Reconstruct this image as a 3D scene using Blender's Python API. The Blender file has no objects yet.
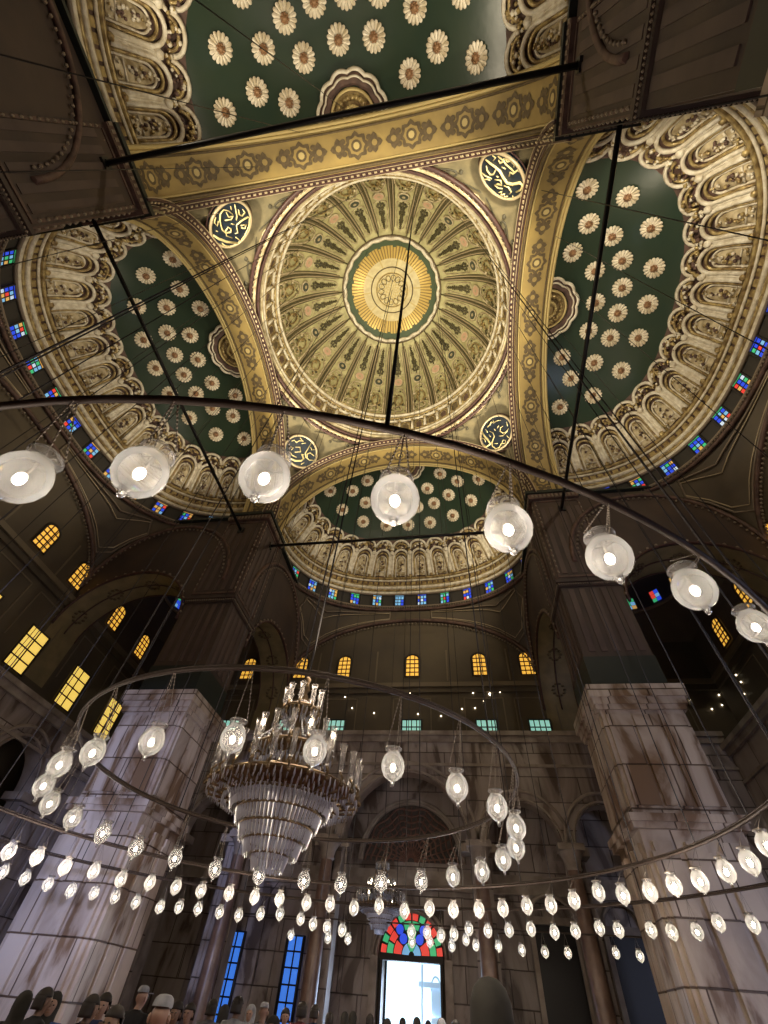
import bpy, math, random
import numpy as np
from mathutils import Vector, Matrix
R_ = math.radians
random.seed(7)
SC = bpy.context.scene
COL = SC.collection

# ------------------------------------------------------------------ camera, world, exposure
CAM = np.array([3.78608634, -9.86192488, 1.7])
YAW, PITCH, ROLL = -0.22233246, 0.87916233, 0.10141164
FPX = 423.0928
def _axes():
    cy, sy = math.cos(YAW), math.sin(YAW); cp, sp = math.cos(PITCH), math.sin(PITCH)
    f = np.array([sy*cp, cy*cp, sp]); r = np.array([cy, -sy, 0.0]); u = np.cross(r, f)
    c, s = math.cos(ROLL), math.sin(ROLL)
    return c*r+s*u, -s*r+c*u, f
AR, AU, AF = _axes()
cam = bpy.data.objects.new('camera', bpy.data.cameras.new('camera')); COL.objects.link(cam)
cam.data.sensor_fit = 'VERTICAL'; cam.data.sensor_height = 36; cam.data.lens = FPX/1024*36
cam.data.clip_start = 0.05; cam.data.clip_end = 300
M3 = Matrix(((AR[0], AU[0], -AF[0]), (AR[1], AU[1], -AF[1]), (AR[2], AU[2], -AF[2])))
cam.matrix_world = Matrix.Translation(Vector(CAM)) @ M3.to_4x4()
SC.camera = cam
def ray(px, py): return AR*(px-384)-AU*(py-512)+AF*FPX
def at(px, py, ax, val):                    # pixel -> point on an axis-aligned plane of the building
    d = ray(px, py); t = (val-CAM[ax])/d[ax]; return CAM+t*d
def atcyl(px, py, r, c=(0.3, 0.1), far=True):     # pixel -> point on a vertical cylinder (the lamp rings)
    d = ray(px, py); o = CAM[:2]-np.array(c)
    A = d[0]**2+d[1]**2; B = 2*(o@d[:2]); Cc = o@o-r*r; D = B*B-4*A*Cc
    if D < 0: t = -B/(2*A)
    else: t = (-B+(1 if far else -1)*math.sqrt(D))/(2*A)
    return CAM+t*d
w = bpy.data.worlds.new('world'); SC.world = w; w.use_nodes = True
w.node_tree.nodes['Background'].inputs[0].default_value = (0.55, 0.62, 0.8, 1)
w.node_tree.nodes['Background'].inputs[1].default_value = 0.02
vs = SC.view_settings
vs.view_transform = 'Standard'; vs.look = 'None'; vs.gamma = 1; vs.use_curve_mapping = False; vs.exposure = 0.0

def light(name, kind, loc, power, color=(1, .85, .6), target=None, size=1.0, spot=120, blend=.6):
    l = bpy.data.lights.new(name, kind); l.energy = power; l.color = color
    o = bpy.data.objects.new(name, l); COL.objects.link(o); o.location = loc
    if kind == 'AREA': l.size = size
    elif kind == 'POINT': l.shadow_soft_size = size
    elif kind == 'SPOT': l.shadow_soft_size = size; l.spot_size = R_(spot); l.spot_blend = blend
    if target is not None:
        o.rotation_euler = (Vector(target)-Vector(loc)).to_track_quat('-Z', 'Y').to_euler()
    return o
# floodlights standing on the ledges at z 27 throw their light up into the vaults
P_DOME, P_SEMI = 8200, 1750
for sx in (-1, 1):
    for sy in (-1, 1):
        light('flood_dome', 'SPOT', (sx*9.3, sy*9.3, 28.0), P_DOME, (1, .88, .62), (-sx*2.5, -sy*2.5, 44), .35, 95)
SIDES = {'F': 0, 'L': math.pi/2, 'B': math.pi, 'R': -math.pi/2}
def b2w(side, x, y, z=0):
    a = SIDES[side]; return (math.cos(a)*x-math.sin(a)*y, math.sin(a)*x+math.cos(a)*y, z)
SEMI_P = {'F': .75, 'L': .5, 'B': 1.25, 'R': 1.0}
for sd in 'FLBR':
    for sx in (-1, 1):
        light('flood_vault', 'SPOT', b2w(sd, sx*9.0, 13.6, 27.5), P_SEMI*SEMI_P[sd]*(1 if sd == 'B' else 1.5 if sx > 0 else .55), (1, .86, .62),
              b2w(sd, -sx*5.5, 19.0, 32.5), .12, 150)
# lamplight gathered in the hall, and added bluish fill with no door behind it
for k in range(8):
    a = 2*math.pi*(k+.5)/8
    light('hoop_lamplight', 'POINT', (0.3+8.0*math.cos(a), 0.1+8.0*math.sin(a), 3.6), 190, (1, .84, .68), None, .5)
light('hall_glow', 'POINT', (0.3, 0.1, 8.5), 560, (1, .80, .62), None, 1.5)
light('door_daylight', 'SPOT', (-4.0, -21.5, 4.5), 36000, (.46, .55, 1.0), (-12.2, 10, 6.5), 1.0, 24, .8)  # added to tint the left pier blue; no rear door is built
light('door_daylight', 'AREA', (19.5, -4.0, 4.5), 800, (.6, .68, 1.0), (11, 12, 8), 2.5)
light('entrance_daylight', 'AREA', (0.4, 23.2, 2.3), 500, (.55, .7, 1.0), (0, 10, 0.5), 2.2)

# ------------------------------------------------------------------ materials
MATS = {}
def mat(name, col, rough=.6, metal=0, emit=0, ecol=None, noise=None, bump=None, spec=.5, col2=None, detail=5, wave=None):
    m = bpy.data.materials.new(name); m.use_nodes = True
    nt = m.node_tree; b = nt.nodes['Principled BSDF']
    b.inputs['Base Color'].default_value = (*col, 1); b.inputs['Roughness'].default_value = rough
    b.inputs['Metallic'].default_value = metal; b.inputs['Specular IOR Level'].default_value = spec
    if emit:
        b.inputs['Emission Color'].default_value = (*(ecol or col), 1); b.inputs['Emission Strength'].default_value = emit
    tc = nt.nodes.new('ShaderNodeTexCoord')
    if noise:
        n = nt.nodes.new('ShaderNodeTexNoise'); n.inputs['Scale'].default_value = noise; n.inputs['Detail'].default_value = detail
        nt.links.new(tc.outputs['Object'], n.inputs['Vector'])
        r = nt.nodes.new('ShaderNodeValToRGB'); r.color_ramp.elements[0].position = .35; r.color_ramp.elements[1].position = .65
        c2 = col2 or tuple(c*.55 for c in col)
        r.color_ramp.elements[0].color = (*c2, 1); r.color_ramp.elements[1].color = (*col, 1)
        nt.links.new(n.outputs['Fac'], r.inputs['Fac']); nt.links.new(r.outputs['Color'], b.inputs['Base Color'])
    if bump:
        n2 = nt.nodes.new('ShaderNodeTexNoise'); n2.inputs['Scale'].default_value = bump[0]; n2.inputs['Detail'].default_value = 4
        nt.links.new(tc.outputs['Object'], n2.inputs['Vector'])
        bp = nt.nodes.new('ShaderNodeBump'); bp.inputs['Strength'].default_value = bump[1]; bp.inputs['Distance'].default_value = bump[2]
        nt.links.new(n2.outputs['Fac'], bp.inputs['Height']); nt.links.new(bp.outputs['Normal'], b.inputs['Normal'])
    MATS[name] = m
    return m
def marble(name, base, vein, joint, bw=1.6, bh=1.5, vs=.55):
    m = bpy.data.materials.new(name); m.use_nodes = True; nt = m.node_tree; b = nt.nodes['Principled BSDF']
    N, L = nt.nodes.new, nt.links.new
    tc = N('ShaderNodeTexCoord'); sep = N('ShaderNodeSeparateXYZ'); L(tc.outputs['Object'], sep.inputs[0])
    add = N('ShaderNodeMath'); add.operation = 'ADD'; L(sep.outputs[0], add.inputs[0]); L(sep.outputs[1], add.inputs[1])
    cmb = N('ShaderNodeCombineXYZ'); L(add.outputs[0], cmb.inputs[0]); L(sep.outputs[2], cmb.inputs[1])
    br = N('ShaderNodeTexBrick'); L(cmb.outputs[0], br.inputs['Vector']); br.inputs['Scale'].default_value = 1
    br.inputs['Brick Width'].default_value = bw; br.inputs['Row Height'].default_value = bh
    br.inputs['Mortar Size'].default_value = .035; br.inputs['Mortar Smooth'].default_value = .6
    br.inputs['Color1'].default_value = (1, 1, 1, 1); br.inputs['Color2'].default_value = (.72, .70, .70, 1); br.inputs['Mortar'].default_value = (*joint, 1)
    mp = N('ShaderNodeMapping'); mp.inputs['Scale'].default_value = (1.0, 1.0, .35); mp.inputs['Rotation'].default_value = (.3, .25, 0)
    L(tc.outputs['Object'], mp.inputs['Vector'])
    no = N('ShaderNodeTexNoise'); no.inputs['Scale'].default_value = vs; no.inputs['Detail'].default_value = 8; no.inputs['Distortion'].default_value = 1.6
    L(mp.outputs[0], no.inputs['Vector'])
    rp = N('ShaderNodeValToRGB'); e = rp.color_ramp.elements
    e[0].position = .40; e[0].color = (*vein, 1); e[1].position = .58; e[1].color = (*base, 1)
    k = rp.color_ramp.elements.new(.46); k.color = (*[.6*x+.4*y for x, y in zip(base, vein)], 1)
    L(no.outputs['Fac'], rp.inputs['Fac'])
    mx = N('ShaderNodeMix'); mx.data_type = 'RGBA'; mx.blend_type = 'MULTIPLY'; mx.inputs[0].default_value = 1
    L(rp.outputs[0], mx.inputs[6]); L(br.outputs['Color'], mx.inputs[7]); L(mx.outputs[2], b.inputs['Base Color'])
    bp = N('ShaderNodeBump'); bp.inputs['Strength'].default_value = .7; bp.inputs['Distance'].default_value = .06
    L(br.outputs['Fac'], bp.inputs['Height']); bp.invert = True; L(bp.outputs[0], b.inputs['Normal'])
    b.inputs['Roughness'].default_value = .45
    MATS[name] = m; return m
GOLD = mat('gilt plaster', (.56, .43, .19), .34, .35, noise=3.0, col2=(.20, .13, .055), bump=(6, .6, .05))
CREAM = mat('cream plaster', (.70, .60, .40), .45, .1, noise=2.2, col2=(.34, .26, .14), bump=(7, .4, .03))
WHITE = mat('ivory moulding', (.86, .80, .66), .42, 0, noise=3, col2=(.6, .52, .38))
MAUVE = mat('mauve painted plaster', (.15, .085, .065), .6, 0, noise=2.0, col2=(.07, .04, .03), bump=(5, .5, .04))  # mauve paint; behind the gilt relief its dark tone is put-in shadow
GREEN = mat('dark green vault paint', (.032, .050, .030), .27, 0, noise=.5, col2=(.026, .046, .030), bump=(1.2, .12, .05))
GREEN2 = mat('green medallion paint', (.06, .09, .045), .5)
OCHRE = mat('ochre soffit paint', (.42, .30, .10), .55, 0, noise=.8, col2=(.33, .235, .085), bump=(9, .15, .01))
OCHRED = mat('brown painted ornament', (.15, .105, .05), .6, noise=6, col2=(.10, .07, .035))
OCHREL = mat('pale painted ornament', (.60, .47, .20), .55)
OLIVE = mat('olive pendentive paint', (.26, .215, .12), .6, 0, noise=1.4, col2=(.17, .145, .085))
OLIVED = mat('dark scroll paint', (.085, .075, .05), .6)
REDM = mat('dark red moulding', (.085, .035, .028), .5, 0, noise=5, col2=(.045, .02, .018))
BEAD = mat('beaded moulding', (.52, .42, .27), .4, .2)
BEADD = mat('dull beaded moulding', (.22, .17, .12), .5)
NAVY = mat('navy roundel paint', (.010, .022, .045), .4, noise=3, col2=(.006, .012, .02))
GOLDL = mat('pale gold lettering', (.75, .63, .32), .4, .2)
PINK = mat('pink disc paint', (.60, .38, .26), .5); DARKD = mat('dark disc paint', (.06, .07, .05), .5)
RAY = mat('sunburst gold', (.62, .44, .13), .35, .35); RAYD = mat('sunburst groove', (.22, .14, .04), .5)
PETAL = mat('pale petal plaster', (.72, .63, .36), .45, noise=2, col2=(.6, .5, .27))
DOMEB = mat('dome rib ground', (.60, .555, .30), .5, .05, noise=1.5, col2=(.40, .36, .18), bump=(4, .4, .04))
DOMED = mat('dome dark ornament', (.13, .11, .05), .5, noise=6, col2=(.07, .06, .03))
ROSEC = mat('rosette petals', (.92, .84, .68), .45, 0, noise=3, col2=(.6, .5, .33)); ROSEB = mat('rosette boss', (.36, .20, .10), .45, .2)
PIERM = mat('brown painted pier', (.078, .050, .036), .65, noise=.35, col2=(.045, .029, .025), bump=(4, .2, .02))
PIERS = mat('pier stripe paint', (.105, .070, .058), .65, noise=.5, col2=(.07, .045, .04))
DARKG = mat('dark green ledge', (.012, .017, .014), .5)
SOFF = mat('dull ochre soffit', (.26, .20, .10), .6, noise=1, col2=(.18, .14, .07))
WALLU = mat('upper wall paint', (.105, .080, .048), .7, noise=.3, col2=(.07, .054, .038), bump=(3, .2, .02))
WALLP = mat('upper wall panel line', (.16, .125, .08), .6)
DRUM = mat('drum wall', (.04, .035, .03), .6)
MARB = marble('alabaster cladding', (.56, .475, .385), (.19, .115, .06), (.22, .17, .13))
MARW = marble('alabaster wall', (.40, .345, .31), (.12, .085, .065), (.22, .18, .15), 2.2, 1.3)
STONE = mat('carved stone trim', (.36, .31, .26), .5, noise=1.2, col2=(.2, .16, .13))
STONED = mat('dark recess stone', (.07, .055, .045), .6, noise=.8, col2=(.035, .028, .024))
COLM = mat('brown marble shaft', (.23, .15, .11), .35, noise=1.5, col2=(.13, .08, .06))
TRAC = mat('red brown tracery', (.20, .10, .07), .5)
IRON = mat('black iron', (.012, .011, .011), .4, .3); RINGM = mat('tarnished brass ring', (.062, .045, .036), .55, .3)
WIRE = mat('thin dark wire', (.03, .026, .024), .5, .4); CHAIN = mat('grey chain', (.30, .26, .22), .4, .7)
FLOORM = mat('red carpet', (.16, .03, .03), .9, noise=1.5, bump=(60, .5, .01))
BRASS = mat('aged brass', (.30, .215, .12), .35, .75, noise=8, col2=(.15, .105, .06))
YPANE = mat('amber lit glass', (.9, .6, .15), .4, 0, 1.0, (.86, .43, .055)); YPANE2 = mat('pale amber glass', (.9, .7, .3), .4, 0, 1.0, (.82, .55, .10))
CPANE = mat('pale cyan glass', (.5, .7, .6), .4, 0, .75, (.30, .66, .54))
LEAD = mat('window lead', (.02, .015, .012), .6)
COLS = [mat('blue stained glass', (.02, .05, .6), .3, 0, .75, (.03, .09, .85)), mat('cyan stained glass', (.2, .5, .7), .3, 0, .6, (.22, .52, .90)),
        mat('green stained glass', (.05, .5, .2), .3, 0, .6, (.06, .55, .22)), mat('amber stained glass', (.8, .5, .1), .3, 0, .5, (.9, .5, .15)),
        mat('red stained glass', (.6, .03, .03), .3, 0, .8, (.80, .06, .04)), mat('white stained glass', (.7, .8, .9), .3, 0, .6, (.55, .75, 1))]
DAY = mat('bright daylight', (.7, .85, 1), .5, 0, 1.7, (.62, .86, 1.0)); DAYB = mat('blue daylight pane', (.1, .3, .8), .5, 0, .7, (.05, .22, .90))
DAYW = mat('white courtyard stone', (.7, .8, .9), .5, 0, .55, (.35, .65, .95))  # stone glows, so the daylight on it is put into the material
BULB = mat('glowing bulb', (1, .9, .7), .5, 0, 31, (1, .88, .70)); BULBF = mat('candle flame bulb', (1, .9, .7), .5, 0, 40, (1, .84, .62))
TINY = mat('string light bulb', (1, .9, .7), .5, 0, 6, (1, .85, .6))
def glassmat(name, tint, mix, gl, ro=.12):
    m = bpy.data.materials.new(name); m.use_nodes = True; nt = m.node_tree; nt.nodes.clear(); N, L = nt.nodes.new, nt.links.new
    out = N('ShaderNodeOutputMaterial'); tr = N('ShaderNodeBsdfTransparent'); tr.inputs[0].default_value = (.93, .93, .93, 1)
    tl = N('ShaderNodeBsdfTranslucent'); tl.inputs[0].default_value = (*tint, 1)
    df = N('ShaderNodeBsdfDiffuse'); df.inputs[0].default_value = (*tint, 1)
    g = N('ShaderNodeBsdfGlossy'); g.inputs['Roughness'].default_value = ro
    m0 = N('ShaderNodeMixShader'); m0.inputs[0].default_value = .4; L(tl.outputs[0], m0.inputs[1]); L(df.outputs[0], m0.inputs[2])
    m1 = N('ShaderNodeMixShader'); lw = N('ShaderNodeLayerWeight'); lw.inputs[0].default_value = .35
    mr = N('ShaderNodeMapRange'); L(lw.outputs['Facing'], mr.inputs[0]); mr.inputs[3].default_value = mix; mr.inputs[4].default_value = min(1, mix*2.4)
    L(mr.outputs[0], m1.inputs[0]); L(tr.outputs[0], m1.inputs[1]); L(m0.outputs[0], m1.inputs[2])
    m2 = N('ShaderNodeMixShader'); fr = N('ShaderNodeFresnel'); fr.inputs[0].default_value = gl; L(fr.outputs[0], m2.inputs[0])
    L(m1.outputs[0], m2.inputs[1]); L(g.outputs[0], m2.inputs[2]); L(m2.outputs[0], out.inputs[0])
    return m
GLASS = glassmat('milky lamp glass', (.93, .93, .95), .19, 1.36, .22)
GLASSF = glassmat('milky small lamp glass', (.95, .94, .93), .22, 1.32, .3)
CRYST = glassmat('cut crystal', (.74, .76, .88), .5, 1.45, .3)
SHADE = glassmat('glass candle shade', (.9, .86, .82), .20, 1.4)

# ------------------------------------------------------------------ mesh builder
class MB:
    def __init__(s): s.v = []; s.f = []; s.m = []; s.sm = []
    def quad(s, a, b, c, d, m=0, sm=False):
        n = len(s.v); s.v += [tuple(a), tuple(b), tuple(c), tuple(d)]; s.f.append((n, n+1, n+2, n+3)); s.m.append(m); s.sm.append(sm)
    def poly(s, pts, m=0):
        n = len(s.v); s.v += [tuple(p) for p in pts]; s.f.append(tuple(range(n, n+len(pts)))); s.m.append(m); s.sm.append(False)
    def box(s, x0, x1, y0, y1, z0, z1, m=0):
        n = len(s.v)
        s.v += [(x0, y0, z0), (x1, y0, z0), (x1, y1, z0), (x0, y1, z0), (x0, y0, z1), (x1, y0, z1), (x1, y1, z1), (x0, y1, z1)]
        for q in ((0, 3, 2, 1), (4, 5, 6, 7), (0, 1, 5, 4), (1, 2, 6, 5), (2, 3, 7, 6), (3, 0, 4, 7)):
            s.f.append(tuple(n+i for i in q)); s.m.append(m); s.sm.append(False)
    def grid(s, fn, us, vs, m=0, sm=True, mf=None, wrap=False):
        n = len(s.v); nu, nv = len(us), len(vs)
        for u in us:
            for v in vs: s.v.append(tuple(fn(u, v)))
        for i in range(nu if wrap else nu-1):
            for j in range(nv-1):
                i2 = (i+1) % nu
                s.f.append((n+i*nv+j, n+i2*nv+j, n+i2*nv+j+1, n+i*nv+j+1))
                s.m.append(mf(i, j) if mf else m); s.sm.append(sm)
    def tube(s, pts, r, n=5, m=0, closed=False, sm=True, cap=True):
        P = [Vector(p) for p in pts]; k = len(P); base = len(s.v)
        up = Vector((0, 0, 1)); prev = None
        for i, p in enumerate(P):
            if closed: t = P[(i+1) % k]-P[i-1]
            else: t = P[min(i+1, k-1)]-P[max(i-1, 0)]
            if t.length < 1e-9: t = Vector((0, 0, 1))
            t.normalize()
            if prev is None:
                a = t.cross(up if abs(t.z) < .9 else Vector((1, 0, 0))).normalized()
            else:
                a = prev-t*prev.dot(t)
                a = a.normalized() if a.length > 1e-6 else t.orthogonal().normalized()
            prev = a; b = t.cross(a); rr = r[i] if isinstance(r, (list, tuple)) else r
            for j in range(n):
                an = 2*math.pi*j/n; s.v.append(tuple(p+(a*math.cos(an)+b*math.sin(an))*rr))
        for i in range(k if closed else k-1):
            i2 = (i+1) % k
            for j in range(n):
                j2 = (j+1) % n
                s.f.append((base+i*n+j, base+i*n+j2, base+i2*n+j2, base+i2*n+j)); s.m.append(m); s.sm.append(sm)
        if not closed and cap:
            s.f.append(tuple(base+j for j in range(n))[::-1]); s.m.append(m); s.sm.append(False)
            s.f.append(tuple(base+(k-1)*n+j for j in range(n))); s.m.append(m); s.sm.append(False)
    def lathe(s, prof, c=(0, 0, 0), n=16, m=0, sm=True):
        s.grid(lambda a, k: (c[0]+prof[k][0]*math.cos(a), c[1]+prof[k][0]*math.sin(a), c[2]+prof[k][1]),
               [2*math.pi*i/n for i in range(n)], list(range(len(prof))), m, sm, None, True)
    def blob(s, c, rx, ry=None, rz=None, m=0, n=6, k=4):
        ry = ry or rx; rz = rz or rx
        s.grid(lambda a, t: (c[0]+rx*math.sin(t)*math.cos(a), c[1]+ry*math.sin(t)*math.sin(a), c[2]+rz*math.cos(t)),
               [2*math.pi*i/n for i in range(n)], [math.pi*j/k for j in range(k+1)], m, True, None, True)
    def build(s, name, mats, parent=None, loc=None, rotz=0):
        me = bpy.data.meshes.new(name); me.from_pydata(s.v, [], s.f)
        if not isinstance(mats, (list, tuple)): mats = [mats]
        for q in mats: me.materials.append(q)
        me.polygons.foreach_set('material_index', s.m); me.polygons.foreach_set('use_smooth', s.sm); me.update()
        o = bpy.data.objects.new(name, me); COL.objects.link(o)
        if parent: o.parent = parent
        if loc is not None: o.location = loc
        o.rotation_euler.z = rotz
        return o
def tag(o, label=None, cat=None, group=None, kind=None):
    if label: o['label'] = label
    if cat: o['category'] = cat
    if group: o['group'] = group
    if kind: o['kind'] = kind
    return o
def thing(name, label, cat, loc=(0, 0, 0), rotz=0, group=None):
    o = bpy.data.objects.new(name, None); COL.objects.link(o); o.location = loc; o.rotation_euler.z = rotz
    o.empty_display_size = .2
    return tag(o, label, cat, group)
KIDS = {}
def copy_tree(o, parent=None):
    c = o.copy(); COL.objects.link(c); c.parent = parent
    for ch in list(o.children): copy_tree(ch, c)
    return c
def lin(a, b, n): return [a+(b-a)*i/(n-1) for i in range(n)]
ORD = ['first', 'second', 'third', 'fourth', 'fifth', 'sixth', 'seventh', 'eighth', 'ninth', 'tenth', 'eleventh', 'twelfth', 'thirteenth',
       'fourteenth', 'fifteenth', 'sixteenth', 'seventeenth', 'eighteenth', 'nineteenth', 'twentieth', 'twenty-first', 'twenty-second',
       'twenty-third', 'twenty-fourth', 'twenty-fifth', 'twenty-sixth', 'twenty-seventh', 'twenty-eighth', 'twenty-ninth', 'thirtieth', 'thirty-first', 'thirty-second', 'thirty-third', 'thirty-fourth', 'thirty-fifth']

# ------------------------------------------------------------------ room shell
W = 22.5; FZ = 0.0; PC = 10.1; PO = 13.3; ZT = 30.0
m = MB(); m.box(-W-1, W+1, -W-1, W+1, -.3, FZ); tag(m.build('floor', FLOORM), kind='structure')
m = MB(); m.box(-W-1.2, W+1.2, -W-1.2, W+1.2, 53.5, 53.9); tag(m.build('ceiling', DRUM), kind='structure')

def holed_wall(mb, w0, w1, z0, z1, arches, place, thick, m=0, msof=1, nseg=20):
    """wall in (s, z) with arched openings (centre, halfwidth, spring z, rise, foot z); place(s, d, z) -> point, d = depth"""
    arches = sorted(arches); s = w0
    def face(a, b, za, zb):
        mb.quad(place(a, 0, za), place(b, 0, za), place(b, 0, zb), place(a, 0, zb), m)
        mb.quad(place(b, thick, za), place(a, thick, za), place(a, thick, zb), place(b, thick, zb), m)
    for (c, h, zs, rise, zf) in arches:
        if c-h > s: face(s, c-h, z0, z1)
        pts = [(c-h*math.cos(math.pi*i/nseg), zs+rise*math.sin(math.pi*i/nseg)) for i in range(nseg+1)]
        for (a, za), (b, zb) in zip(pts[:-1], pts[1:]):
            for d, fl in ((0, 0), (thick, 1)):
                q = [place(a, d, za), place(b, d, zb), place(b, d, z1), place(a, d, z1)]
                mb.quad(*(q[::-1] if fl else q), m)
            mb.quad(place(a, 0, za), place(a, thick, za), place(b, thick, zb), place(b, 0, zb), msof)
        for x in (c-h, c+h): mb.quad(place(x, 0, zf), place(x, thick, zf), place(x, thick, zs), place(x, 0, zs), msof)
        if zf > z0: face(c-h, c+h, z0, zf)
        s = c+h
    if s < w1: face(s, w1, z0, z1)
    mb.quad(place(w0, 0, z1), place(w1, 0, z1), place(w1, thick, z1), place(w0, thick, z1), m)

WIN_U = [-18.6, -14.3, -9.45, -5.6, 0.25, 5.75, 9.5, 14.4, 18.4]
names = {'F': 'wall_front', 'L': 'wall_left', 'B': 'wall_back', 'R': 'wall_right'}
for sd in 'FLBR':
    m = MB()
    if sd == 'F': m.box(-W-.5, -1.08, W, W+.5, 0, ZT); m.box(1.92, W+.5, W, W+.5, 0, ZT); m.box(-1.08, 1.92, W, W+.5, 4.0, ZT)
    else: m.box(-W-.5, W+.5, W, W+.5, 0, ZT)
    # panel lines on the lunette, ledge under the windows, gallery back
    for x in (-12.2, -7.9, -2.8, 3.1, 8.0, 12.3):
        m.box(x-.06, x+.06, W-.05, W, 19.6, 22.4, 1)
    m.box(-W, W, W-.35, W, 19.0, 19.35, 1); m.box(-W, W, W-.18, W, 18.6, 19.0, 0)
    for x in WIN_U:
        m.box(x-1.5, x-1.42, W-.04, W, 15.0, 18.2, 1); m.box(x+1.42, x+1.5, W-.04, W, 15.0, 18.2, 1)
        m.box(x-1.5, x+1.5, W-.04, W, 18.12, 18.2, 1)
    tag(m.build(names[sd], [WALLU, WALLP], rotz=SIDES[sd]), kind='structure')

# gallery arcade (alabaster) in front of each outer wall, carried on columns
GY = 19.3
ARC = [(0.3, 3.55, 8.3, 3.55, 0), (6.85, 1.95, 8.3, 2.1, 0), (11.3, 1.75, 8.3, 2.05, 0), (-6.55, 2.2, 8.3, 2.1, 0), (-11.7, 1.6, 8.3, 2.05, 0)]
def arcade(name, rotz, zt):
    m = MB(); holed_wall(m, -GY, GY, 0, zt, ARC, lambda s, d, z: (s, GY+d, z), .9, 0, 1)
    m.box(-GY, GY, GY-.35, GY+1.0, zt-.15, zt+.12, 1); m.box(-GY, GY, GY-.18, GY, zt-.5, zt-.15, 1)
    m.box(-GY, GY, GY-.12, GY, zt-1.9, zt-1.75, 1)
    m.box(-GY, GY, GY+.9, W, zt-.4, zt+.05, 3)              # gallery floor
    for (c, h, zs, ri, zf) in ARC:
        for k, (e, r) in enumerate(((.55, .10), (.12, .07))):
            m.tube([(c+(h+e)*math.cos(a), GY-.03, zs+(ri+e)*math.sin(a)) for a in lin(0, math.pi, 25)], r, 5, 1)
        for sx in (-1, 1):                                 # impost blocks
            m.box(c+sx*h-.45, c+sx*h+.45, GY-.25, GY+.95, zs-.35, zs, 1)
            for dx in (-.3, 0, .3): m.box(c+sx*(h+.45)+dx-.1, c+sx*(h+.45)+dx+.1, GY-.07, GY, .2, zs-.5, 2)
    for x in np.arange(-18.6, 19, 1.5):
        if all(abs(x-c) > h+.9 for (c, h, *_r) in ARC): m.box(x-.35, x+.35, GY-.08, GY, .3, 7.6, 2)
    return tag(m.build(name, [MARW, STONE, MARW, DARKG], rotz=rotz), kind='structure')
arcade('wall_front_gallery', 0, 14.1)
arcade('wall_left_gallery', math.pi/2, 11.9); arcade('wall_right_gallery', -math.pi/2, 13.4)
# lower back wall cladding behind the front arcade: pilasters and the lunette tracery
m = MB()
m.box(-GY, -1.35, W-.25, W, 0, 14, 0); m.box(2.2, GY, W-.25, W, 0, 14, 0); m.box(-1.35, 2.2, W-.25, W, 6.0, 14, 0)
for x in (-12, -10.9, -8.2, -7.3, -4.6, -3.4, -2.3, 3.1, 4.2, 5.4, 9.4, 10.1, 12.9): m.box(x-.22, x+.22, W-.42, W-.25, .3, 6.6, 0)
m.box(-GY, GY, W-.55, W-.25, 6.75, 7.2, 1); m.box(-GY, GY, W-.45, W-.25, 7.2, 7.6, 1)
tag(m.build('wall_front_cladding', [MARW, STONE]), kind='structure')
m = MB(); c0 = (.35, W-.3, 8.0)
for k, r in enumerate((3.15, 3.0)): m.tube([(c0[0]+r*math.cos(a), c0[1]-.05, c0[2]+r*math.sin(a)) for a in lin(0, math.pi, 30)], .11, 5, 1)
for r in lin(.35, 2.7, 8):
    n = max(8, int(r*12))
    m.tube([(c0[0]+(r+.09*math.cos(10*a))*math.cos(a), c0[1]-.03, c0[2]+(r+.09*math.cos(10*a))*math.sin(a)) for a in lin(0, math.pi, n*2)], .055, 4, 0)
for a in lin(.1, math.pi-.1, 17): m.tube([(c0[0]+r*math.cos(a), c0[1]-.03, c0[2]+r*math.sin(a)) for r in (.2, 2.8)], .035, 4, 0)
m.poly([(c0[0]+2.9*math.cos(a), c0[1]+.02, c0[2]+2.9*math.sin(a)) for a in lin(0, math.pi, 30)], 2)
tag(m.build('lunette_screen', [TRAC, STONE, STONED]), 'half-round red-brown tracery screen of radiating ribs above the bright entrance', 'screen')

# columns in front of the arcade
def column(x, y, label, rot=0):
    t = thing('column', label, 'column', (x, y, FZ), rot, 'marble columns of the front gallery')
    m = MB(); m.lathe([(.42, .5), (.40, 2), (.36, 5), (.32, 7.3)], n=20); m.build('shaft', COLM, t)
    m = MB(); m.box(-.6, .6, -.6, .6, 0, .3); m.lathe([(.58, .3), (.6, .38), (.5, .46), (.46, .52), (.42, .55)], n=20); m.build('base', STONE, t)
    m = MB(); m.lathe([(.34, 7.25), (.42, 7.32), (.36, 7.42), (.44, 7.7), (.60, 7.95), (.62, 8.0)], n=20); m.box(-.65, .65, -.65, .65, 8.0, 8.28); m.build('capital', STONE, t)
column(4.35, 18.75, 'brown marble column just right of the bright entrance doorway')
column(-3.9, 18.75, 'brown marble column just left of the entrance, behind the big chandelier')
column(9.0, 18.75, 'brown marble column beside the right marble pier')
column(-9.0, 18.75, 'brown marble column between the tall blue window and the left marble pier')

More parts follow.
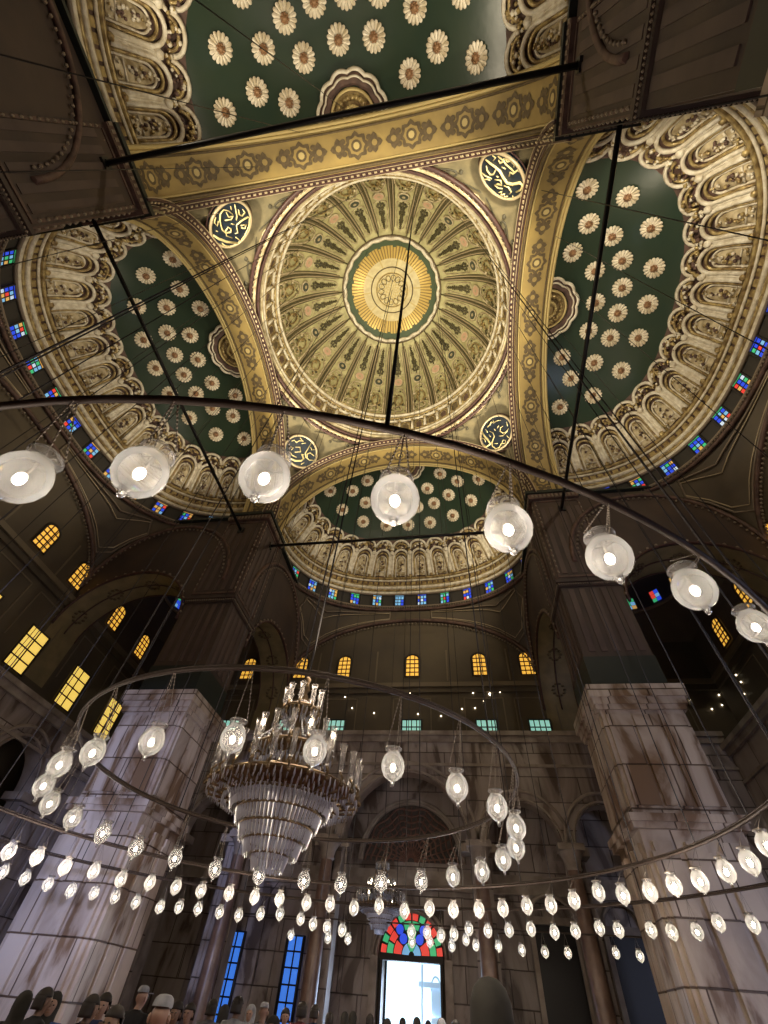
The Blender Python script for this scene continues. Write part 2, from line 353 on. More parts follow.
# ------------------------------------------------------------------ bay side walls with small arches (plane x = +-PC in each bay)
def bay_walls(sd):
    for sx in (-1, 1):
        m = MB()
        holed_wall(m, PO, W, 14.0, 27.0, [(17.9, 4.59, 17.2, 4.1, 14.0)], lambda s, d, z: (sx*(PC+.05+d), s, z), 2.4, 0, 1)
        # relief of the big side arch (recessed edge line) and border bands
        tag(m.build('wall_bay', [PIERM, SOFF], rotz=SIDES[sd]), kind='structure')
        m = MB()
        for xx, sc in ((PC-.03, 1), (PC+1.2, 0), (PC+2.35, 0)):
            if sc or True:
                e = .12 if sc else -.06
                m.tube([(sx*xx, 17.9+min(4.5, 4.5+e)*math.cos(a), 17.2+(4.1+e)*math.sin(a)) for a in lin(0, math.pi, 26)], .09 if sc else .05, 5, 0)
        for a in lin(.12, math.pi-.12, 22):
            y, z = 17.9+4.55*math.cos(a), 17.2+4.37*math.sin(a)
            m.blob((sx*(PC-.03), y, z), .10, m=1, n=5, k=3)
        for k, a in enumerate(lin(.35, math.pi-.35, 5)):       # painted medallions on the soffit
            cx = PC+1.25
            for j in range(10):
                b0 = 2*math.pi*j/10
                y, z = 17.9+4.5*math.cos(a), 17.2+4.03*math.sin(a)
                m.blob((sx*(cx+.42*math.cos(b0)), y+.42*math.sin(b0)*math.sin(a), z-.42*math.sin(b0)*math.cos(a)), .15, .15, .06, m=2, n=5, k=3)
        tag(m.build('trim_bay_arch', [REDM, BEADD, OCHRED], rotz=SIDES[sd]), kind='structure')
        m = MB()                                            # ledge at z 27 and side arch relief
        m.box(sx*(PC-.35) if sx < 0 else PC-.35, sx*(PC+2.6) if sx > 0 else -PC+.35, 13, W, 26.75, 27.05, 0) if False else None
        x0, x1 = sorted((sx*(PC-.25), sx*(PC+1.7)))
        m.box(x0, x1, PO, W, 26.8, 27.0, 0)
        m.tube([(sx*(PC-.05), 16.9+5.5*math.cos(a), 20.3+5.9*math.sin(a)) for a in lin(0, math.pi, 30)], .14, 5, 1)
        for a in lin(.05, math.pi-.05, 44): m.blob((sx*(PC-.1), 16.9+5.15*math.cos(a), 20.3+5.55*math.sin(a)), .085, m=2, n=5, k=3)
        tag(m.build('trim_bay_ledge', [DARKG, MAUVE, BEADD], rotz=SIDES[sd]), kind='structure')
for sd in 'FLBR': bay_walls(sd)

# ------------------------------------------------------------------ piers
def pier(sx, sy, label):
    t = thing('pier', label, 'pier', (sx*PC, sy*PC, FZ))
    t.scale = (sx, sy, 1)
    # local frame: inner corner at the origin, body towards +x +y
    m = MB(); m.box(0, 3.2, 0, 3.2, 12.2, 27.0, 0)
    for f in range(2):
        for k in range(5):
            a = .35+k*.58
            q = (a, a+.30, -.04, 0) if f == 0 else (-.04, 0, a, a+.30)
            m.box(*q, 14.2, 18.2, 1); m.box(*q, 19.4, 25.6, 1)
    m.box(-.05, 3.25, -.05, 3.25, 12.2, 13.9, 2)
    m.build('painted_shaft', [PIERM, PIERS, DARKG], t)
    m = MB(); m.box(-.12, 3.3, -.12, 3.3, 18.35, 18.6, 0); m.box(-.22, 3.35, -.22, 3.35, 18.6, 18.8, 0)
    for k in range(26):
        a = -.1+k*.13; m.blob((a, -.2, 18.45), .055, m=1, n=4, k=3); m.blob((-.2, a, 18.45), .055, m=1, n=4, k=3)
    m.build('string_course', [PIERM, BEADD], t)
    m = MB(); m.box(-.35, 3.2, -.35, 3.2, 26.95, 27.25, 0)
    m.box(-.22, 3.2, -.22, 3.2, 26.45, 26.95, 1)
    for k in range(12):
        a = .0+k*.28
        m.box(a, a+.14, -.26, -.22, 26.55, 26.85, 2); m.box(-.26, -.22, a, a+.14, 26.55, 26.85, 2)
    m.build('impost_ledge', [DARKG, MAUVE, BEADD], t)
    # framed panels painted on the two inner faces of the shaft
    m = MB()
    for f in range(2):
        def B(a0, a1, z0, z1, mm):
            m.box(*((a0, a1, -.06, 0) if f == 0 else (-.06, 0, a0, a1)), z0, z1, mm)
        for (a0, a1) in ((.08, .2), (3.0, 3.12)): B(a0, a1, 19.2, 26.3, 0)
        for z in (19.1, 26.2): B(.08, 3.12, z, z+.12, 0)
        for z in np.arange(19.5, 26, .45):
            for a in (.14, 3.06):
                c = (a, -.07, z) if f == 0 else (-.07, a, z); m.blob(c, .07, .07, .12, m=1, n=4, k=3)
    m.build('painted_border', [MAUVE, BEADD], t)
    # marble cladding
    m = MB(); e = .12
    m.box(-e, 3.2+e, -e, 3.2+e, 0, 12.2, 0)
    for f in range(2):
        def B(a0, a1, d, z0, z1, mm=0):
            m.box(*((a0, a1, -e-d, -e) if f == 0 else (-e-d, -e, a0, a1)), z0, z1, mm)
        for k in range(3):
            a = .05+k*1.08
            B(a, a+.85, .13, .5, 6.2); B(a+.12, a+.73, .13, 6.2, 6.5)
            B(a, a+.95, .08, 7.6, 11.0)
        for z in (8.1, 9.4, 10.4): pass
    m.build('marble_cladding', MARB, t)
    m = MB()
    for nm, lst in (('marble_belt', ((6.85, 7.05, .20), (7.05, 7.3, .28))), ('marble_cornice', ((11.2, 11.4, .14), (11.4, 11.7, .22), (11.7, 12.25, .34))), ('plinth', ((0, .45, .35),))):
        m = MB()
        for (z0, z1, d) in lst: m.box(-e-d, 3.2+e+d, -e-d, 3.2+e+d, z0, z1, 0)
        m.build(nm, MARB, t)
    return t
pier(-1, 1, 'left marble-clad pier rising behind the lamps beside the big chandelier')
pier(1, 1, 'right marble-clad pier with tawny veined blocks and a projecting cornice')
pier(-1, -1, 'dark overhead pier cutting into the upper left corner of the view')
pier(1, -1, 'dark overhead pier with bordered panels at the upper right corner')

# ------------------------------------------------------------------ semi-domes
SN, SA, SB, SY0, SZ0, SH = 2.6, 11.3, 9.93, 12.5, 28.7, 8.1
_tab = []
_L = 0
for i in range(721):
    a = math.pi*i/720
    c, s = math.cos(a), math.sin(a)
    rr = 1/((abs(c)/SA)**SN+(abs(s)/SB)**SN)**(1/SN)
    p = (rr*c, rr*s)
    if i: _L += math.hypot(p[0]-_tab[-1][1], p[1]-_tab[-1][2])
    _tab.append((_L, *p))
_ls = [q[0]/_L for q in _tab]; _xs = [q[1] for q in _tab]; _ys = [q[2] for q in _tab]
def plan(s):                                # s in 0..1 along the half plan, by arc length
    return float(np.interp(s, _ls, _xs)), float(np.interp(s, _ls, _ys))
def S(s, vdeg, h=0):
    x, y = plan(s); v = R_(vdeg); c, sn = math.cos(v), math.sin(v)
    p = (x*c, SY0+y*c, SZ0+SH*sn)
    if h:
        n = Vector((x*c/SA**2, y*c/SB**2, SH*sn/SH**2)).normalized()
        p = (p[0]-n.x*h, p[1]-n.y*h, p[2]-n.z*h)
    return p
def Sang(udeg, vdeg, h=0):                  # by plan angle
    a = R_(udeg); i = max(0, min(720, a/math.pi*720)); s = float(np.interp(i, range(721), _ls)); return S(s, vdeg, h)

def rosette_mesh(r=.62, n=16):
    m = MB()
    m.lathe([(0, .02), (r*.55, .05), (r*.62, .0)], n=16, m=0)
    for k in range(n):
        a = 2*math.pi*k/n; d = 2*math.pi/n*.46
        p = lambda rr, aa, z: (rr*math.cos(aa), rr*math.sin(aa), z)
        m.quad(p(r*.42, a-d, .05), p(r*.92, a-d, .04), p(r*.92, a, .10), p(r*.42, a, .10), 0, True)
        m.quad(p(r*.42, a, .10), p(r*.92, a, .10), p(r*.92, a+d, .04), p(r*.42, a+d, .05), 0, True)
        m.poly([p(r*.92, a-d, .04), p(r*1.03, a-d*.5, .03), p(r*1.06, a, .05), p(r*.92, a, .10)], 0)
        m.poly([p(r*.92, a, .10), p(r*1.06, a, .05), p(r*1.03, a+d*.5, .03), p(r*.92, a+d, .04)], 0)
        m.quad(p(r*.92, a-d, -.03), p(r*.92, a+d, -.03), p(r*.92, a+d, .04), p(r*.92, a-d, .04), 0)
    for k in range(8):
        a = 2*math.pi*k/8; m.blob((r*.28*math.cos(a), r*.28*math.sin(a), .12), .09, .09, .06, m=1, n=5, k=3)
    m.blob((0, 0, .16), .15, .15, .12, m=1, n=8, k=4)
    return m
ROS = rosette_mesh()
me = bpy.data.meshes.new('rosette'); me.from_pydata(ROS.v, [], ROS.f)
for q in (ROSEC, ROSEB): me.materials.append(q)
me.polygons.foreach_set('material_index', ROS.m); me.polygons.foreach_set('use_smooth', ROS.sm); me.update(); ROS_ME = me

def clump(m, s0, v0, ds, dv, n, mats, hh=.12, rr=(.07, .14), seed=1):
    rnd = random.Random(seed)
    for _ in range(n):
        a, b = rnd.uniform(-1, 1), rnd.uniform(-1, 1)
        if a*a+b*b > 1: continue
        r = rnd.uniform(*rr); m.blob(S(s0+ds*a, v0+dv*b, hh), r, m=rnd.choice(mats), n=5, k=3)
def semi_meshes():
    out = {}
    m = MB()                                                     # green vault + ground of the gilt zone
    m.grid(lambda s, v: S(s, v), lin(0, 1, 65), lin(38, 89.5, 22), 0)
    out['green_vault'] = (m, [GREEN])
    m = MB(); NM = 16; d = 1/NM
    m.grid(lambda s, v: S(s, v, .02), lin(0, 1, 97), lin(-1, 40, 18), 2)
    # horizontal cornices
    for v, r, h, mm in ((0, .18, .10, 1), (2.2, .12, .16, 0), (4.2, .16, .22, 1), (6.4, .09, .12, 0), (10.5, .10, .12, 1), (12.2, .14, .18, 0)):
        m.tube([S(s, v, h) for s in lin(0, 1, 97)], r, 5, mm)
    for i in range(NM*4):                                        # dentils and small panels
        s = (i+.5)/(NM*4)
        for v0, v1, w_, h, mm in ((4.9, 6.0, .0045, .16, 1), (7.4, 9.6, .0055, .10, 0), (2.9, 3.8, .004, .22, 1)):
            m.quad(S(s-w_, v0, h), S(s+w_, v0, h), S(s+w_, v1, h), S(s-w_, v1, h), mm)
            m.quad(S(s-w_, v0, 0), S(s-w_, v0, h), S(s-w_, v1, h), S(s-w_, v1, 0), mm); m.quad(S(s+w_, v0, h), S(s+w_, v0, 0), S(s+w_, v1, 0), S(s+w_, v1, h), mm)
            m.quad(S(s-w_, v0, 0), S(s+w_, v0, 0), S(s+w_, v0, h), S(s-w_, v0, h), mm)
    out['gilded_band'] = (m, [GOLD, WHITE, MAUVE, CREAM])
    for i in range(NM):
        m = MB(); out['gilded_niche#%d' % i] = (m, [GOLD, WHITE, MAUVE, CREAM])
        c = (i+.5)*d
        # niche: nested arches
        for hw, top, r, h, mm in ((.40, 33.5, .13, .22, 1), (.31, 31.2, .10, .14, 0), (.24, 29.0, .07, .10, 1)):
            hw *= d; pts = [(c-hw, 13.5), (c-hw, 20)]
            vm = top-5.5*hw/(.40*d)
            pts = [(c-hw, 13.5), (c-hw, (13.5+vm)/2), (c-hw, vm)]+[(c-hw*math.cos(a), vm+(top-vm)*math.sin(a)) for a in lin(.3, math.pi-.3, 9)]+[(c+hw, vm), (c+hw, (13.5+vm)/2), (c+hw, 13.5)]
            m.tube([S(s, v, h) for s, v in pts], r, 5, mm)
        m.grid(lambda a, b: S(c+.23*d*a*math.cos(min(1.2, max(0, b-.5)*2.2)), 14.5+14*b, .05+.22*(1-a*a)*math.sin(math.pi*min(1, b+.05))), lin(-1, 1, 7), lin(0, 1, 9), 3)
        clump(m, c, 21, .14*d, 4.5, 22, [0, 1, 2], .30, (.07, .13), i)
        clump(m, c, 15.5, .26*d, 1.2, 10, [0, 1], .20, (.06, .10), i+50)
        clump(m, c, 27.5, .10*d, 1.8, 8, [0, 1], .26, (.06, .10), i+90)
        m.tube([S(c+q*d, 17.5, .2) for q in (-.2, 0, .2)], .06, 4, 1)
        # scalloped crest lapping over the green
        pts = [(c+(.46*d)*math.cos(a), 34.5+5.2*math.sin(a)**.8) for a in lin(0.05, math.pi-.05, 11)]
        m.tube([S(s, v, .14) for s, v in pts], .12, 5, 1)
        pts = [(c+(.36*d)*math.cos(a), 34.2+3.4*math.sin(a)) for a in lin(0, math.pi, 9)]
        m.tube([S(s, v, .2) for s, v in pts], .09, 5, 0)
        clump(m, c, 36, .34*d, 2.6, 26, [0, 1, 2, 0], .2, (.08, .16), i+200)
        # colonnettes between niches
        for q in (-.05, 0, .05):
            m.tube([S((i+q/1.0)*d if i else max(0, q*d), v, .22) for v in lin(13.5, 30, 5)], .075, 5, 1)
        m.blob(S(i*d, 31, .25), .26, m=1, n=6, k=4); m.blob(S(i*d, 13.8, .25), .22, m=0, n=6, k=4)
        clump(m, i*d+1e-4, 33.8, .1*d, 2.2, 10, [0, 1], .25, (.08, .14), i+400)
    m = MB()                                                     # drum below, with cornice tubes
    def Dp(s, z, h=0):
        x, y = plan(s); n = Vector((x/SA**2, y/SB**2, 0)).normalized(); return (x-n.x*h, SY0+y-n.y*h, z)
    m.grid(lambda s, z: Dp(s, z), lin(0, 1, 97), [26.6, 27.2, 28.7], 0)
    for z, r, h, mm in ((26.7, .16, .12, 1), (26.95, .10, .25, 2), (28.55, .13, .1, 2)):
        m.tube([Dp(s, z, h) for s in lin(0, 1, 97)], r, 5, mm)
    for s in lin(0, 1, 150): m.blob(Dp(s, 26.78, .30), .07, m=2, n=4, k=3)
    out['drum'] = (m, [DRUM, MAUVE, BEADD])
    out['_D'] = Dp
    m = MB()                                                     # half medallion at the crown
    for ring, (r0, r1, mm, h) in enumerate(((0, 1.15, 4, .16), (1.15, 1.35, 1, .24), (1.35, 1.6, 3, .16))):
        pass
    cz = S(.5, 90)[2]
    def MP(r, a, h): # disc on the vault crown; a in 0..pi opening outwards
        x, y = r*math.cos(a), r*math.sin(a)
        q = (abs(x)/SA)**2+(y/SB)**2
        return (x, SY0+.02+y, SZ0+SH*math.sqrt(max(0, 1-q))-h)
    for k in range(12):
        a = R_(7.5+15*k); m.blob(MP(.95, a, .22), .17, .17, .09, m=0, n=6, k=3); m.blob(MP(.55, a, .26), .12, .12, .08, m=1, n=5, k=3)
    m.grid(lambda a, r: MP(r, a, .08), lin(0, math.pi, 30), [0.02, .5, 1.2, 1.4], 0)
    m.tube([MP(1.3, a, .14) for a in lin(0, math.pi, 30)], .08, 5, 1)
    m.grid(lambda a, r: MP(r*(1+.05*abs(math.sin(6*a))), a, .06+.1*math.sin((r-1.4)*6)), lin(0, math.pi, 73), [1.4, 1.6, 1.8, 2.0], 2)
    m.tube([MP(2.0*(1+.07*abs(math.sin(6*a))), a, .12) for a in lin(0, math.pi, 73)], .11, 5, 3)
    m.tube([MP(1.75*(1+.05*abs(math.sin(6*a))), a, .18) for a in lin(0, math.pi, 73)], .06, 5, 3)
    out['crown_medallion'] = (m, [GOLD, OCHREL, MAUVE, WHITE])
    return out
SM = semi_meshes(); Dp = SM.pop('_D')
WINC = []
semi_labels = {'F': 'green half-dome with gilded niches above the entrance wall, lowest of the four',
               'L': 'dim green half-dome with rosettes on the left side, crossed by a black rod',
               'R': 'large green half-dome with rosettes and a blue sheen on the right side',
               'B': 'green half-dome at the top edge of the view with scalloped half medallion'}
protos = {}
def semi(sd):
    t = thing('half_dome', semi_labels[sd], 'dome', (0, 0, 0), SIDES[sd], 'green half-domes around the great dome')
    for k, (mb, mt) in SM.items():
        if k in protos:
            o = protos[k].copy(); COL.objects.link(o); o.parent = t
        else:
            o = mb.build(k.split('#')[0], mt, t); protos[k] = o
    for row, (v, us) in enumerate(((50, [10+20*k for k in range(9)]), (61, [20, 39, 57.5, 77, 97, 117, 138, 158]), (70.5, [19, 52, 87, 120, 159]))):
        for u in us:
            p = Vector(Sang(u, v, .05)); n = (Vector(Sang(u, v, 1))-Vector(Sang(u, v, 0))).normalized()
            o = bpy.data.objects.new('rosette', ROS_ME); COL.objects.link(o); o.parent = t
            o.location = p; o.rotation_mode = 'QUATERNION'; o.rotation_quaternion = n.to_track_quat('Z', 'Y')
    for i in range(16):                                          # small stained windows in the drum
        s = (i+.5)/16; rnd = random.Random(i*7+ord(sd))
        fr = MB()
        pa, pb = Dp(s, 27.85, .06), Dp(s, 27.85, .5); n = (Vector(pb)-Vector(pa)).normalized(); tx = Vector((-n.y, n.x, 0))
        c = Vector(pa)
        P = lambda a, z, h=0: tuple(c+tx*a+Vector((0, 0, z))+n*h)
        m = MB(); base = COLS[:]
        for ci in range(3):
            for ri in range(3):
                a0, a1 = -.42+.28*ci+.035, -.42+.28*(ci+1)-.035; z0, z1 = -.6+.36*ri+.035, -.6+.36*(ri+1)-.035
                m.quad(P(a0, z0), P(a1, z0), P(a1, z1), P(a0, z1), rnd.choices([0, 1, 2, 3, 4, 5], [5, 3, 1.2, 1.2, .8, 1])[0])
        m.poly([P(.42*math.cos(a), .5+.40*math.sin(a)) for a in lin(0, math.pi, 9)], rnd.choice([1, 0, 3, 2]))
        pn = m
        fr.tube([P(-.48, -.66, .03), P(-.48, .5, .03)]+[P(-.48*math.cos(a), .5+.46*math.sin(a), .03) for a in lin(.3, math.pi-.3, 7)]+[P(.48, .5, .03), P(.48, -.66, .03)], .06, 4, 0)
        for ci in (-.14, .14): fr.tube([P(ci, -.6, .02), P(ci, .5, .02)], .02, 4, 0)
        for z in (-.24, .12, .48): fr.tube([P(-.44, z, .02), P(.44, z, .02)], .02, 4, 0)
        fo = fr.build('stained_window', [LEAD], t); pn.build('coloured_panes', COLS, fo)
    return t
for sd in 'FLRB': semi(sd)

# bay pendentives: between the drum curve and the wall arches
def bay_pend(sd):
    m = MB()
    def drumc(a):
        s = float(np.interp(a/math.pi*720, range(721), _ls)); x, y, z = Dp(s, 26.7); return max(-PC, min(PC, x)), y, z
    def edge(a):
        x, y, z = drumc(a)
        # push outwards to the wall of the bay, height from the wall arches
        c, s = math.cos(a), math.sin(a); y0 = 16.5
        k = 1e9
        dx, dy = x-0, y-y0
        if abs(dx) > 1e-6: k = min(k, PC/abs(dx))
        if dy > 1e-6: k = min(k, (W-y0)/dy)
        if dy <= 0: return (math.copysign(PC, x), y, 26.5)
        X, Y = dx*k, y0+dy*k
        if abs(abs(X)-PC) < 1e-6: z = 20.3+6.0*math.sqrt(max(0, 1-((Y-16.9)/5.75)**2))
        else: z = 20.3+5.4*math.sqrt(max(0, 1-(X/10.3)**2))
        return X, Y, z
    us = [R_(a) for a in lin(20, 160, 100)]
    def fn(a, k):
        p, q = np.array(drumc(a)), np.array(edge(a)); return tuple(p*(1-k)+q*k)
    m.grid(fn, us, lin(0, 1, 8), 0)
    tag(m.build('ceiling_bay', [WALLU], rotz=SIDES[sd]), kind='structure')
    m = MB()                                                     # wall arch mouldings with beads, triangle outlines
    m.tube([(10.3*math.cos(a), W-.12, 20.2+5.3*math.sin(a)) for a in lin(0, math.pi, 50)], .17, 5, 0)
    for a in lin(.03, math.pi-.03, 90): m.blob((9.95*math.cos(a), W-.16, 20.1+5.05*math.sin(a)), .10, m=1, n=4, k=3)
    for sx in (1, -1):
        for e, r, mm in ((.16, .07, 1), (.28, .04, 2)):
            loop = []
            A0, A1 = 38, 79
            cs = [(a, e) for a in lin(A0, A1, 12)]+[(A1, k) for k in lin(e, 1-e*.7, 4)]+[(a, 1-e*.7) for a in lin(A1-5, A0+5, 10)]+[(A0, k) for k in lin(1-e*.7, e, 4)]
            for a, k in cs:
                aa = R_(a) if sx > 0 else math.pi-R_(a)
                p = fn(aa, k); loop.append((p[0]*.995, p[1]-.06, p[2]-.03))
            m.tube(loop, r, 4, mm, closed=True)
    tag(m.build('trim_bay_vault', [MAUVE, BEADD, BEAD], rotz=SIDES[sd]), kind='structure')
for sd in 'FLBR': bay_pend(sd)

# ------------------------------------------------------------------ great arches
AZ, ARISE = 27.0, 9.3
def arch_pt(x, y=PC, dr=0): # point at plan x on the arch
    return (x, y, AZ+(ARISE+dr)*math.sqrt(max(0, 1-(x/(PC+dr))**2)))
def arch(sd, label):
    t = thing('great_arch', label, 'arch', (0, 0, 0), SIDES[sd], 'ochre painted arches carrying the great dome')
    m = MB()
    m.grid(lambda a, y: (PC*math.cos(a), y, AZ+ARISE*math.sin(a)), lin(0, math.pi, 61), [PC-.02, 11.3, SY0+.02], 0)
    m.grid(lambda a, k: ((PC+k*(1.6))*math.cos(a), SY0+.02, AZ+(ARISE+k*.9)*math.sin(a)), lin(0, math.pi, 61), [0, 1], 0)   # back fillet
    for sx in (-1, 1): m.box(*sorted((sx*PC, sx*(PC+1.4))), SY0, SY0+.06, 26.9, 31, 0)
    m.build('painted_soffit', [OCHRE], t)
    m = MB()
    for y, r, mm in ((10.25, .10, 0), (10.42, .05, 1), (12.1, .06, 0), (12.3, .09, 1), (12.48, .12, 1)):
        m.tube([((PC-.03)*math.cos(a), y, AZ+(ARISE-.03)*math.sin(a)) for a in lin(0, math.pi, 61)], r, 4, mm)
    m.build('border_lines', [OCHRED, OCHREL], t)
    # painted medallions and lozenges, each a thin raised ornament
    m = MB()
    def F(a, b, h=.04):    # a: arc angle, b: across (m) from centre line
        return ((PC-h)*math.cos(a), 11.27+b, AZ+(ARISE-h)*math.sin(a))
    def disc(a0, b0, ra, rb, mm, h, n=12, lobes=0, amp=0):
        m.poly([F(a0+ra/PC*(1+amp*math.cos(lobes*t))*math.cos(t), b0+rb*(1+amp*math.cos(lobes*t))*math.sin(t), h) for t in [2*math.pi*i/n for i in range(n)]], mm)
    K = 9
    for k in range(K):
        a0 = R_(180*(k+.5)/K)
        disc(a0, 0, .72, .62, 0, .03, 32, 8, .13); disc(a0, 0, .50, .43, 2, .05, 24, 8, .1); disc(a0, 0, .34, .30, 0, .06, 16); disc(a0, 0, .20, .18, 1, .07, 10)
        for s in (-1, 1):
            disc(a0+s*1.15/PC, 0, .42, .40, 0, .03, 16, 4, .25); disc(a0+s*1.15/PC, 0, .18, .16, 2, .05, 8)
            disc(a0+s*.82/PC, .30, .18, .14, 0, .03, 8); disc(a0+s*.82/PC, -.30, .18, .14, 0, .03, 8)
    m.build('painted_medallions', [OCHRED, OCHREL, OCHRE], t)
    m = MB()                                                     # dark red beaded face moulding, projecting inwards
    def AM(a, k, o=0): return ((PC+.03+.30*k-o)*math.cos(a), PC-.02-.34*k-o*.6, AZ+(ARISE+.03+.30*k-o)*math.sin(a))
    AS = lin(.0, math.pi, 61)
    m.grid(lambda a, k: AM(a, k), AS, [0, 1], 0)
    for k, o, r, mm in ((0, .01, .06, 0), (.28, .02, .025, 1), (.5, .0, .04, 0), (.98, .01, .08, 0), (1.2, 0, .03, 1)):
        m.tube([AM(a, k, o) for a in AS], r, 5, mm)
    NB = 84
    for i in range(NB):
        a = math.pi*(i+.5)/NB; da = .0085
        pts = [AM(a-da, .58, .05), AM(a+da, .58, .05), AM(a+da, .82, .05), AM(a-da, .82, .05)]; b_ = [AM(a-da, .58), AM(a+da, .58), AM(a+da, .84), AM(a-da, .84)]
        m.poly(pts, 1)
        for q in range(4): m.quad(pts[q], pts[(q+1) % 4], b_[(q+1) % 4], b_[q], 1)
    m.build('beaded_moulding', [REDM, BEAD], t)
    # iron tie rod is a thing of its own
    return t
arch('F', 'ochre arch with brown medallions framing the half-dome over the entrance')
arch('L', 'ochre arch with brown medallions in front of the dim left half-dome')
arch('R', 'ochre arch with brown medallions in front of the right half-dome')
arch('B', 'ochre arch running straight across the top of the view')
for sd, lab in (('F', 'black iron tie rod spanning below the half-dome over the entrance'), ('L', 'black iron tie rod crossing the dim left half-dome'),
                ('R', 'black iron tie rod crossing the right half-dome'), ('B', 'black iron tie rod across the top of the view')):
    m = MB(); m.tube([(-PC-.1, 11.87, 25.34), (PC+.1, 11.87, 25.34)], .115, 6, 0)
    for sx in (-1, 1): m.lathe([(.0, 0), (.2, 0)], (sx*PC, 11.87, 25.3), 8); m.box(*sorted((sx*(PC-.12), sx*PC)), 11.65, 12.1, 25.1, 25.58)
    o = m.build('tie_rod', [IRON], rotz=SIDES[sd]); tag(o, lab, 'rod', 'iron tie rods between the piers')

# ------------------------------------------------------------------ pendentives with roundels
RR, RZ = 10.25, 37.0
def pend_pt(qx, qy, th, s):
    # th 0..pi/2, s 0 at ring, 1 at arches
    c, sn = math.cos(th), math.sin(th)
    top = np.array([RR*c, RR*sn, RZ])
    if th <= math.pi/4: y = PC*math.tan(th); bot = np.array([PC, y, AZ+ARISE*math.sqrt(max(0, 1-(y/PC)**2))+.4*(1-y/PC)])
    else: x = PC/math.tan(th); bot = np.array([x, PC, AZ+ARISE*math.sqrt(max(0, 1-(x/PC)**2))+.4*(1-x/PC)])
    p = top*(1-s)+bot*s
    k = 1+.09*s*(1-s)*4*math.hypot(*(top-bot)[:2])/4
    return np.array([p[0]*qx*k, p[1]*qy*k, p[2]])
def pend_normal(qx, qy, th, s):
    a, b = pend_pt(qx, qy, th+.01, s)-pend_pt(qx, qy, th-.01, s), pend_pt(qx, qy, th, s+.01)-pend_pt(qx, qy, th, s-.01)
    n = Vector(np.cross(a, b)).normalized()
    if n.dot(Vector((-qx, -qy, -.5))) < 0: n = -n
    return n
STROKES = {  # calligraphic strokes traced in the photograph, one list per roundel
 (1, -1): [(475, 140, 60/768), [[(140, 165), (200, 215), (270, 265), (330, 320), (370, 400), (420, 470), (490, 490), (590, 465), (625, 500), (600, 560), (540, 590)],
    [(150, 250), (160, 310), (200, 365), (245, 360), (270, 300)], [(80, 340), (140, 385), (220, 420)], [(300, 120), (380, 180), (400, 220), (520, 330)],
    [(310, 170), (330, 210), (370, 190), (380, 150)], [(400, 140), (440, 130), (460, 180), (420, 190), (400, 150)], [(470, 190), (530, 210), (510, 260)], [(450, 380), (460, 330), (500, 350), (560, 300), (590, 320)],
    [(260, 430), (340, 440), (350, 500), (300, 490), (260, 500), (300, 540), (360, 550)], [(380, 510), (440, 530), (475, 590), (450, 620)], [(170, 545), (240, 590), (260, 640)],
    [(310, 600), (350, 590), (340, 630), (390, 620), (380, 660), (430, 650), (420, 690)], [(100, 430), (160, 425), (200, 440)], [(350, 260), (400, 290)], [(230, 110), (270, 140), (240, 180)], [(490, 640), (500, 670)], [(280, 380), (305, 400)]]],
 (-1, -1): [(205, 190, 55/768), [[(140, 560), (220, 610), (330, 655), (490, 705)], [(450, 130), (465, 220), (480, 290), (470, 350)], [(560, 660), (610, 580), (650, 430), (665, 320), (630, 305), (540, 360), (470, 420), (490, 530), (450, 540)],
    [(420, 270), (360, 215), (290, 200), (245, 260), (240, 360), (270, 480), (320, 530), (390, 520), (395, 470), (350, 450), (320, 500), (330, 570), (410, 600)],
    [(500, 200), (510, 270), (550, 290), (590, 240), (560, 200)], [(330, 240), (360, 300), (420, 290), (400, 340), (310, 350)], [(180, 300), (160, 380), (200, 430), (220, 360)], [(530, 430), (610, 410), (590, 470), (540, 460)],
    [(270, 680), (310, 710), (370, 720)], [(190, 500), (210, 510)], [(400, 400), (440, 410)], [(460, 590), (520, 640)], [(390, 150), (400, 200)]]],
 (-1, 1): [(280, 425, 45/768), [[(180, 430), (230, 490), (320, 530), (420, 530), (460, 500), (430, 420), (470, 430)], [(590, 230), (540, 320), (490, 400), (500, 470), (560, 520), (630, 525)],
    [(520, 480), (520, 420), (570, 395), (640, 450)], [(260, 200), (300, 180), (340, 220), (390, 190), (460, 200)], [(400, 140), (440, 190)], [(240, 290), (290, 310), (250, 350)], [(320, 300), (400, 300), (410, 380), (310, 385)],
    [(240, 390), (270, 440), (340, 470)], [(430, 240), (500, 230)], [(580, 300), (600, 350), (650, 340)], [(420, 590), (470, 560)]]],
 (1, 1): [(475, 405, 45/768), [[(120, 350), (180, 420), (240, 490), (290, 560), (210, 610), (170, 580)], [(270, 340), (330, 370), (350, 430), (310, 530), (320, 600), (380, 640), (440, 620), (470, 550), (540, 550), (550, 490), (500, 490), (480, 560)],
    [(500, 250), (460, 280), (450, 340), (500, 370), (560, 350), (595, 290)], [(430, 420), (500, 420), (560, 350)], [(230, 270), (280, 230), (300, 180), (340, 200), (330, 150)], [(350, 190), (400, 160), (460, 150)],
    [(400, 290), (430, 240)], [(350, 300), (370, 330)], [(200, 310), (240, 360)], [(120, 460), (190, 480), (200, 530)], [(560, 180), (580, 250)], [(350, 550), (410, 550)], [(260, 400), (290, 440)], [(560, 410), (600, 450)]]],
}
plab = {(1, -1): 'olive pendentive with a navy calligraphy roundel, upper right of the great dome', (-1, -1): 'olive pendentive with a navy calligraphy roundel, upper left of the great dome',
        (-1, 1): 'olive pendentive with a navy roundel below left of the great dome', (1, 1): 'olive pendentive with a navy roundel below right of the great dome'}
